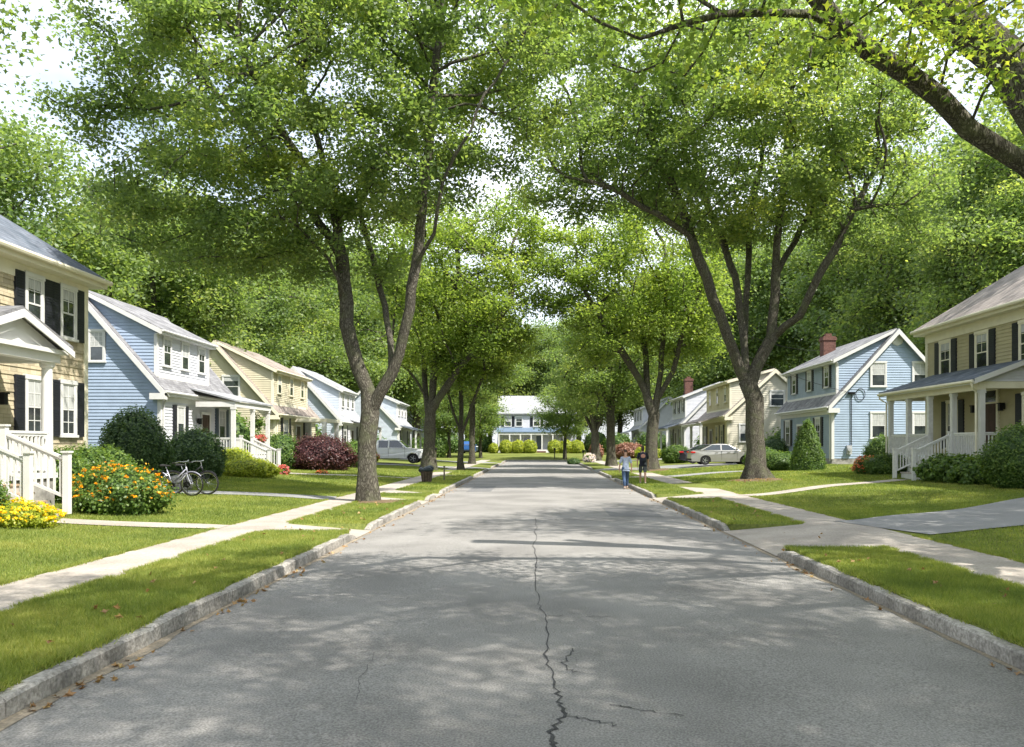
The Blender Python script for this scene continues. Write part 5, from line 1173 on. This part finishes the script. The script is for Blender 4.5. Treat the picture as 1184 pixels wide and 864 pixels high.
    def endglass(front):
        a = xat(zt0 + .01, front); bb = xat(zr, front); sg = 1 if front else -1; q = local(); e = .02 * sg
        q.poly([(a + e, -wy(zt0) + .1, zt0 + .01), (a + e, wy(zt0) - .1, zt0 + .01), (bb + e, wy(zr) - .08, zr), (bb + e, -wy(zr) + .08, zr)]); q.build('windscreen' if front else 'rear_window', CARGLASS, cab)
    endglass(True); endglass(False)
    for s in (-1, 1):
        wheel(o, fx, s * (W / 2 - .13), wr, s, mat('alloy_rim', (.45, .46, .47), .35, .05, 4, metal=.7)); wheel(o, rx_, s * (W / 2 - .13), wr, s, MATS['alloy_rim'])
        h_ = local(); ztl = .78 if kind == 'sedan' else .95; h_.hexa([(hx - .28, s * (W / 2 - .02), ztl - .1), (hx - .28, s * (W / 2 - .42), ztl - .1), (hx + .0, s * (W / 2 - .42), ztl - .1), (hx - .06, s * (W / 2 - .12), ztl - .1), (hx - .34, s * (W / 2 - .03), ztl + .03), (hx - .3, s * (W / 2 - .42), ztl + .04), (hx - .02, s * (W / 2 - .42), ztl + .0), (hx - .09, s * (W / 2 - .12), ztl + .0)]); h_.build('headlight', HEADL, o)
        t = local(); t.box((-hx - .008, s * (W / 2 - .45), ztl + .04), (-hx + .3, s * (W / 2 - .012) , ztl + .15)) if kind == 'sedan' else t.box((-hx - .01, s * (W / 2 - .2), .8), (-hx + .06, s * (W / 2 - .02), 1.18)); t.build('tail_light', REDL, o, bevel=.03)
        m_ = local(); m_.box((cb[-1][0] - .35, s * (W / 2 - .03), zt0 + .0), (cb[-1][0] - .22, s * (W / 2 + .13), zt0 + .12)); m_.build('wing_mirror', paint, o, bevel=.03)
        hd = local()
        for xh in (mid - .32, xf0 - .62): hd.box((xh - .09, s * (W / 2 - .01), zt0 - .17), (xh + .09, s * (W / 2 + .02), zt0 - .14))
        hd.build('door_handle', paint, o)
        sm = local()
        for xh in (mid, xf0 - .02): sm.box((xh - .006, s * (W / 2 - .03), zb + .1), (xh + .006, s * (W / 2 + .002), zt0 - .06))
        sm.build('door_seam', RUBBER, o)
    bp = local(); bp.box((hx - .05, -W / 2 + .15, zb + .02), (hx + .02, W / 2 - .15, zb + .16)); bp.build('bumper', CHROME if kind == 'pickup' else RUBBER, o, bevel=.02)
    bp = local(); bp.box((-hx - .03, -W / 2 + .12, zb + .06), (-hx + .04, W / 2 - .12, zb + .2)); bp.build('bumper', CHROME if kind == 'pickup' else RUBBER, o, bevel=.02)
    return o
SILV = mat('silver_car_paint', (.42, .41, .39), .3, .03, 3, metal=.6, coat=.6); BLK = mat('black_car_paint', (.02, .02, .024), .2, .05, 3, coat=.8); WHP = mat('white_car_paint', (.72, .73, .72), .3, .03, 3, coat=.6)
car('parked_sedan', 'silver four door sedan parked side on behind the tall broad maple', (13.0, 58.0, g(13, 58) + .03), 0, SILV)
car('parked_sedan', 'black car parked behind the silver sedan', (13.2, 62.9, g(13, 62) + .03), R(-8), BLK)
car('parked_pickup', 'white crew cab pickup parked left of the spreading maple', (-11.6, 65.0, g(-11.6, 65) + .03), 0, WHP, 'pickup', L=5.6, W=1.95)
FG = 'vehicles parked beyond the road end'
car('parked_suv', 'dark green suv parked far off between the thin trunks', (-11.4, 124, .82), R(4), mat('dark_green_paint', (.05, .07, .07), .3), 'suv', FG)
car('parked_suv', 'bright blue car parked far off right of the slim maple trunk', (-9.9, 118, g(-9.9, 118)), R(90), mat('blue_car_paint', (.03, .10, .3), .3), 'suv', FG)
car('parked_suv', 'orange red car parked far off beyond the small trees', (-15.0, 126, .82), R(90), mat('orange_car_paint', (.65, .14, .05), .4), 'suv', FG)

# ------------------------------------------------------------------ bicycles
def bicycle(label, loc, rz, paint, step, tilt=0, rack=False):
    o = thing('bicycle', label, 'bicycle', loc, rz, 'bicycles parked on the lawn'); o.rotation_euler[0] = tilt; r = .34; xr, xf = -.53, .53
    for x in (xr, xf):
        t = local(); ring = [(x + r * math.cos(a), 0, r + r * math.sin(a)) for a in np.linspace(0, 2 * math.pi, 41)]; t.tube(ring, .021, 8, False); w_ = t.build('wheel', RUBBER, o, smooth=True)
        q = local(); ring = [(x + (r - .028) * math.cos(a), 0, r + (r - .028) * math.sin(a)) for a in np.linspace(0, 2 * math.pi, 41)]; q.tube(ring, .014, 6, False); q.build('rim', CHROME, w_)
        q = local(); q.tube([(x, -.04, r), (x, .04, r)], .022, 8)
        for i in range(18): a = 2 * math.pi * i / 18; q.tube([(x, .02 * (-1) ** i, r), (x + (r - .03) * math.cos(a + .2), 0, r + (r - .03) * math.sin(a + .2))], .002, 3, False)
        q.build('spokes', CHROME, w_)
        q = local(); q.tube([(x + (r + .035) * math.cos(a), 0, r + (r + .035) * math.sin(a)) for a in np.linspace(R(40), R(190) if x < 0 else R(150), 14)], .014, 5); q.build('mudguard', paint, o)
    f = local(); BB = (-.08, 0, .3); ST = (-.24, 0, .76); HT, HB = (.36, 0, .86), (.40, 0, .68)
    f.tube([BB, ST], .018); f.tube([HT, HB], .021); f.tube([BB, (.2, 0, .45), HB], .021)
    f.tube([(-.19, 0, .6), (.1, 0, .66), HT] if not step else [(-.14, 0, .47), (.1, 0, .55), (.37, 0, .80)], .017)
    for s in (-1, 1): f.tube([BB, (-.4, s * .05, .33), (xr, s * .06, r)], .010); f.tube([(-.21, 0, .68), (-.35, s * .05, .52), (xr, s * .06, r)], .009)
    f.build('frame', paint, o, smooth=True)
    f = local()
    for s in (-1, 1): f.tube([(.405, s * .05, .66), (.46, s * .06, .5), (xf, s * .055, r)], .012)
    f.tube([(.4, -.05, .665), (.4, .05, .665)], .015); f.build('fork', paint, o)
    hb = local(); hb.tube([(.36, 0, .86), (.34, 0, 1.0)], .014); hb.tube([(.2, -.29, 1.0), (.3, -.26, 1.03), (.37, -.1, 1.01), (.37, .1, 1.01), (.3, .26, 1.03), (.2, .29, 1.0)], .012); b_ = hb.build('handlebar', CHROME, o)
    gp = local(); gp.tube([(.2, -.29, 1.0), (.1, -.31, .985)], .017); gp.tube([(.2, .29, 1.0), (.1, .31, .985)], .017); gp.build('grip', RUBBER, b_)
    s_ = local(); s_.tube([ST, (-.27, 0, .86)], .013); s_.build('seat_post', CHROME, o)
    s_ = local(); s_.hexa([(-.42, -.09, .87), (-.42, .09, .87), (-.12, .02, .87), (-.12, -.02, .87), (-.42, -.08, .93), (-.42, .08, .93), (-.12, .018, .9), (-.12, -.018, .9)]); s_.build('saddle', RUBBER, o, bevel=.015)
    c_ = local(); c_.lathe([(.09, -.004), (.1, 0), (.09, .004)], (BB[0], -.05, BB[2]), 20, axis='y'); c_.lathe([(.0001, 0), (.09, 0)], (BB[0], -.05, BB[2]), 20, axis='y'); c_.tube([(BB[0], -.06, .3), (BB[0] + .12, -.06, .18)], .01); c_.tube([(BB[0], .06, .3), (BB[0] - .12, .06, .42)], .01)
    c_.box((BB[0] + .07, -.14, .165), (BB[0] + .17, -.06, .19)); c_.box((BB[0] - .17, .06, .405), (BB[0] - .07, .14, .43)); c_.bar((BB[0], -.05, .39), (xr, -.05, r + .04), .008); c_.bar((BB[0], -.05, .21), (xr, -.05, r - .04), .008); c_.build('crankset', DARKM, o)
    k = local(); k.tube([(-.1, .03, .27), (-.2, .2, .01)], .008); k.build('kickstand', DARKM, o)
    if rack: k = local(); k.box((-.75, -.06, .72), (-.35, .06, .735)); k.bar((-.7, .05, .72), (xr, .06, r), .01); k.bar((-.7, -.05, .72), (xr, -.06, r), .01); k.build('rear_rack', DARKM, o)
bx, by = -10.75, 24.6
bicycle('lavender grey step through bicycle leaning on the lawn', (bx - .1, by, g(bx, by) + .02), R(-6), mat('lavender_bike_paint', (.45, .45, .55), .35, .05, 5, metal=.3), True, R(4), True)
bicycle('black bicycle parked just behind the lavender grey one', (bx + .12, by + .55, g(bx, by + .5) + .02), R(-3), mat('black_bike_paint', (.02, .02, .025), .3), False, R(3))

# ------------------------------------------------------------------ bin, posts, flower box, wires
o = thing('litter_bin', 'dark round litter bin with blue black bag bulging over its rim in the verge', 'bin', (-5.2, 38.4, g(-5.2, 38.4)))
m = local(); m.lathe([(.0001, 0), (.2, 0), (.21, .02), (.27, .5), (.29, .52), (.27, .53), (.2, .5)], (0, 0, 0), 20); m.build('body', mat('brown_bin', (.1, .075, .06), .7, .3, 9), o, smooth=True)
m = local()
for i in range(12): a = 2 * math.pi * i / 12; m.bar((math.cos(a) * .215, math.sin(a) * .215, .03), (math.cos(a) * .275, math.sin(a) * .275, .49), .05, .02)
m.build('slats', mat('brown_slats', (.16, .12, .1), .8, .3, 9), o)
m = local()
for cx, cy, rr, zz in ((0, 0, .33, .58), (.14, .05, .2, .66), (-.2, .02, .2, .58), (.05, -.16, .2, .62)): m.ell((cx, cy, zz), (rr, rr, .13 if rr > .3 else .14), 16, 8)
m.build('rubbish_bag', mat('blue_black_plastic', (.03, .04, .05), .35, .5, 7, .4, 12), o, smooth=True)
o = thing('marker_post', 'thin weathered post standing in the verge beside the dark bin', 'post', (-4.62, 40.5, g(-4.62, 40.5))); m = local(); m.box((-.035, -.035, -.1), (.035, .035, .68)); m.box((-.05, -.05, .68), (.05, .05, .72)); m.build('post', mat('weathered_wood', (.14, .13, .09), .9, .2, 12), o)
for (x, y, lb, hh) in ((2.05, 101.5, 'dark mailbox on a post at the edge of the end house lawn', 1.3), (-11.2, 90.0, 'short wooden mailbox on the far left lawn', 1.2), (5.3, 96.2, 'short dark mailbox beyond the pale lilac flowers', 1.1)):
    o = thing('mailbox', lb, 'mailbox', (x, y, g(x, y)), 0, 'mailboxes near the road end'); m = local(); m.box((-.06, -.06, -.1), (.06, .06, hh - .2)); m.build('post', MATS['weathered_wood'], o)
    m = local(); m.prism([(-.13, -.28, hh - .2), (.13, -.28, hh - .2), (.13, -.28, hh - .02), (.08, -.28, hh + .07), (-.08, -.28, hh + .07), (-.13, -.28, hh - .02)], (0, .56, 0)); m.build('box', DARKM, o)
o = thing('flower_box', 'planter of pink flowers hanging on the far rail of the blue house porch', 'planter', (-15.0, 44.2, 2.05)); m = local(); m.box((-.16, -.5, 0), (.12, .5, .22)); m.build('box', DOORM, o)
C = np.stack([rng.uniform(-.25, .2, 160), rng.uniform(-.6, .6, 160), rng.uniform(.08, .38, 160)], -1); V, Fq, ti = leaves(C, 900, .08, .05, 3); npmesh('flowers', V, Fq, F_PINK, o, tint=ti)
V, Fq, ti = leaves(C + np.array([0, 0, -.02]), 500, .08, .07, 4); npmesh('foliage', V, Fq, L_SHRUB, o, tint=ti)
o = thing('hanging_basket', 'leafy hanging basket under the blue house porch roof', 'planter', (-15.1, 44.3, 3.1)); m = local(); m.lathe([(.0001, -.2), (.12, -.18), (.2, 0)], (0, 0, 0), 14); m.build('basket', DARKM, o); m = local()
for a in (0, 2.1, 4.2): m.tube([(math.cos(a) * .2, math.sin(a) * .2, 0), (0, 0, .68)], .005, 4)
m.build('chains', DARKM, o); C = rng.normal(0, .16, (90, 3)); V, Fq, ti = leaves(C, 700, .1, .08, 5); npmesh('foliage', V, Fq, L_SHRUB, o, tint=ti)
def wire(label, a, b, sag, r=.012):
    m = MB(); a, b = Vector(a), Vector(b); m.tube([a + (b - a) * (i / 20) - Vector((0, 0, sag * 4 * (i / 20) * (1 - i / 20))) for i in range(21)], r, 5); tag(m.build('overhead_wire', DARKM), label, 'cable', 'service wires')
wire('thin service wire sagging to the light blue house chimney', (8.9, 47, 9.8), (20.3, 58, 8.6), .7)
wire('thin service wire crossing to the light blue gable wall', (8.0, 44, 8.5), (19.05, 49.9, 5.1), .5)
for (x, y, z) in ((-9.2, 16.2, 0),): pass
o = thing('garden_stone', 'pale boulder in the grass behind the bicycles', 'rock', (-11.9, 27.3, g(-11.9, 27.3)))
m = local(); m.ell((0, 0, .12), (.42, .4, .42), 14, 8); ob = m.build('boulder', FOUND, o, smooth=True)
for v in ob.data.vertices: v.co *= 1 + .12 * math.sin(v.co.x * 9 + 2) * math.cos(v.co.z * 8) ; v.co.z = max(v.co.z, -.05)

# ------------------------------------------------------------------ people
def skin_obj(name, verts, edges, radii, m, parent, root=0, sub=2):
    me = bpy.data.meshes.new(name); me.from_pydata(verts, edges, []); ob = bpy.data.objects.new(name, me); COL.objects.link(ob)
    mo = ob.modifiers.new('s', 'SKIN'); mo.use_smooth_shade = True
    for i, r_ in enumerate(radii):
        r_ = r_ if isinstance(r_, tuple) else (r_, r_); me.skin_vertices[0].data[i].radius = r_
    me.skin_vertices[0].data[root].use_root = True
    ss = ob.modifiers.new('b', 'SUBSURF'); ss.levels = sub; ss.render_levels = sub
    dg = bpy.context.evaluated_depsgraph_get(); ev = bpy.data.meshes.new_from_object(ob.evaluated_get(dg)); ob.modifiers.clear(); ob.data = ev; ev.materials.clear(); ev.materials.append(m); ev.shade_smooth(); ob.parent = parent
    return ob
def chain(*p): return list(p)
def person(label, loc, rz, hgt, shirt, legm, shorts, hairm, backpack=False, phase=1, long_hair=False, carry=False):
    o = thing('person', label, 'person', loc, rz, 'people walking up the street'); k = hgt / 1.7
    P, E, Rr = [], [], []
    def add(p, r_, par=None):
        P.append((p[0] * k, p[1] * k, p[2] * k)); Rr.append(tuple(q * k for q in r_) if isinstance(r_, tuple) else r_ * k); 
        if par is not None: E.append((par, len(P) - 1))
        return len(P) - 1
    hip = add((0, 0, .93), (.145, .10)); ws = add((0, .0, 1.08), (.125, .09), hip); ch = add((0, .01, 1.27), (.15, .10), ws); sh_ = add((0, 0, 1.38), (.12, .08), ch); nk = add((0, .01, 1.45), .052, sh_); nk2 = add((0, .02, 1.50), .05, nk)
    h1 = add((0, .03, 1.56), (.070, .085), nk2); h2 = add((0, .035, 1.64), (.075, .09), h1); h3 = add((0, .03, 1.69), (.05, .055), h2)
    nose = add((0, .135, 1.585), .012, h1)
    J = {}
    for s in (-1, 1):
        st = .22 * s * phase
        a = add((s * .1, 0, .86), .088, hip); kn = add((s * .1, st * .55 + .03, .49), .056, a); cf = add((s * .1, st * .8 - .03, .33), .054, kn); an = add((s * .1, st * 1.0 - .04, .1), .036, cf); hl = add((s * .1, st - .06, .04), .034, an); to = add((s * .105, st + .13, .028), .03, hl); J[s] = (a, kn, cf, an, hl, to)
        sa = add((s * .17, 0, 1.37), .05, sh_); el = add((s * .245, -st * .25 - .02, 1.11), .038, sa); wr = add((s * .25, -st * .55 + .05, .88), .026, el); pm = add((s * .25, -st * .6 + .07, .81), (.018, .038), wr)
        for fi, (dy, ln) in enumerate(((-.03, .07), (-.01, .085), (.01, .08), (.03, .065))):
            f1 = add((s * .25, -st * .6 + .07 + dy, .765), .0085, pm); f2 = add((s * .243, -st * .6 + .08 + dy, .765 - ln * .5), .008, f1); add((s * .235, -st * .6 + .085 + dy, .765 - ln), .007, f2)
        t1 = add((s * .235, -st * .6 + .115, .80), .009, pm); add((s * .23, -st * .6 + .13, .765), .008, t1)
        J['a%d' % s] = (sa, el, wr)
    skin_obj('body', P, E, Rr, SKIN, o)
    def part(name, ids, edges, grow_, m, sub=2):
        vs = [P[i] for i in ids]; rr = [(Rr[i][0] + grow_, Rr[i][1] + grow_) if isinstance(Rr[i], tuple) else (Rr[i] + grow_,) * 2 for i in ids]; mp_ = {q: w_ for w_, q in enumerate(ids)}
        return skin_obj(name, vs, [(mp_[a], mp_[b]) for a, b in edges], rr, m, o, sub=sub)
    ids = [hip, ws, ch, sh_]; ed = [(hip, ws), (ws, ch), (ch, sh_)]
    for s in (-1, 1):
        sa, el, wr = J['a%d' % s]; ids += [sa, el]; ed += [(sh_, sa), (sa, el)]
    P.append((0, 0, .86 * k)); Rr.append((.15 * k, .11 * k)); ids.append(len(P) - 1); ed.append((hip, len(P) - 1)); part('shirt', ids, ed, .022 * k, shirt)
    P.append((0, 0, 1.03 * k)); Rr.append((.13 * k, .095 * k)); ids, ed = [hip, len(P) - 1], [(hip, len(P) - 1)]
    for s in (-1, 1):
        a, kn, cf, an, hl, to = J[s]; ids += [a, kn] + ([] if shorts else [cf, an]); ed += [(hip, a), (a, kn)] + ([] if shorts else [(kn, cf), (cf, an)])
    part('shorts' if shorts else 'trousers', ids, ed, .02 * k, legm)
    for s in (-1, 1):
        a, kn, cf, an, hl, to = J[s]; part('shoe', [an, hl, to], [(an, hl), (hl, to)], .012 * k, mat('light_shoe', (.5, .42, .36), .7), 1)
    hv = [(0, -.012 * k, 1.585 * k), (0, .03 * k, 1.70 * k), (0, .08 * k, 1.70 * k)] + ([(0, -.05 * k, 1.5 * k)] if long_hair else []); he = [(0, 1), (1, 2)] + ([(0, 3)] if long_hair else [])
    skin_obj('hair', hv, he, [(.082 * k, .075 * k), (.078 * k, .06 * k), (.05 * k, .03 * k)] + ([.05 * k] if long_hair else []), hairm, o)
    if backpack:
        b = local(); b.ell((0, -.2 * k, 1.22 * k), (.16 * k, .1 * k, .23 * k), 16, 10)
        for i, v in enumerate(b.v): b.v[i] = (v[0], -.2 * k + (v[1] + .2 * k) * .65, v[2])
        bb = b.build('backpack', mat('navy_backpack', (.02, .025, .05), .7), o, smooth=True); pk = local(); pk.ell((.0, -.27 * k, 1.26 * k), (.11 * k, .06 * k, .1 * k), 14, 8)
        for i, v in enumerate(pk.v): pk.v[i] = (v[0], -.27 * k + (v[1] + .27 * k) * .5, v[2])
        pk.build('backpack_pocket', mat('pinkish_pocket', (.5, .25, .2), .7), bb, smooth=True)
        st = local()
        for s in (-1, 1): st.tube([(s * .1 * k, -.15 * k, 1.4 * k), (s * .11 * k, 0, 1.47 * k), (s * .11 * k, .13 * k, 1.35 * k), (s * .12 * k, .1 * k, 1.1 * k)], .014 * k, 6)
        st.build('straps', MATS['navy_backpack'], bb)
    return o
HAIR = mat('dark_brown_hair', (.05, .03, .02), .6)
person('person in light blue top and blue jeans walking at the road edge', (3.8, 35.6, .02), R(6), 1.66, mat('light_blue_shirt', (.36, .42, .55), .9, .1, 12), mat('blue_jeans', (.05, .085, .16), .9, .2, 15), False, HAIR, phase=1)
person('person in dark top and shorts with a backpack walking on the verge', (4.72, 37.0, .17), R(-4), 1.68, mat('black_shirt', (.02, .022, .035), .9), mat('grey_shorts', (.1, .11, .12), .9), True, HAIR, True, -1, True)
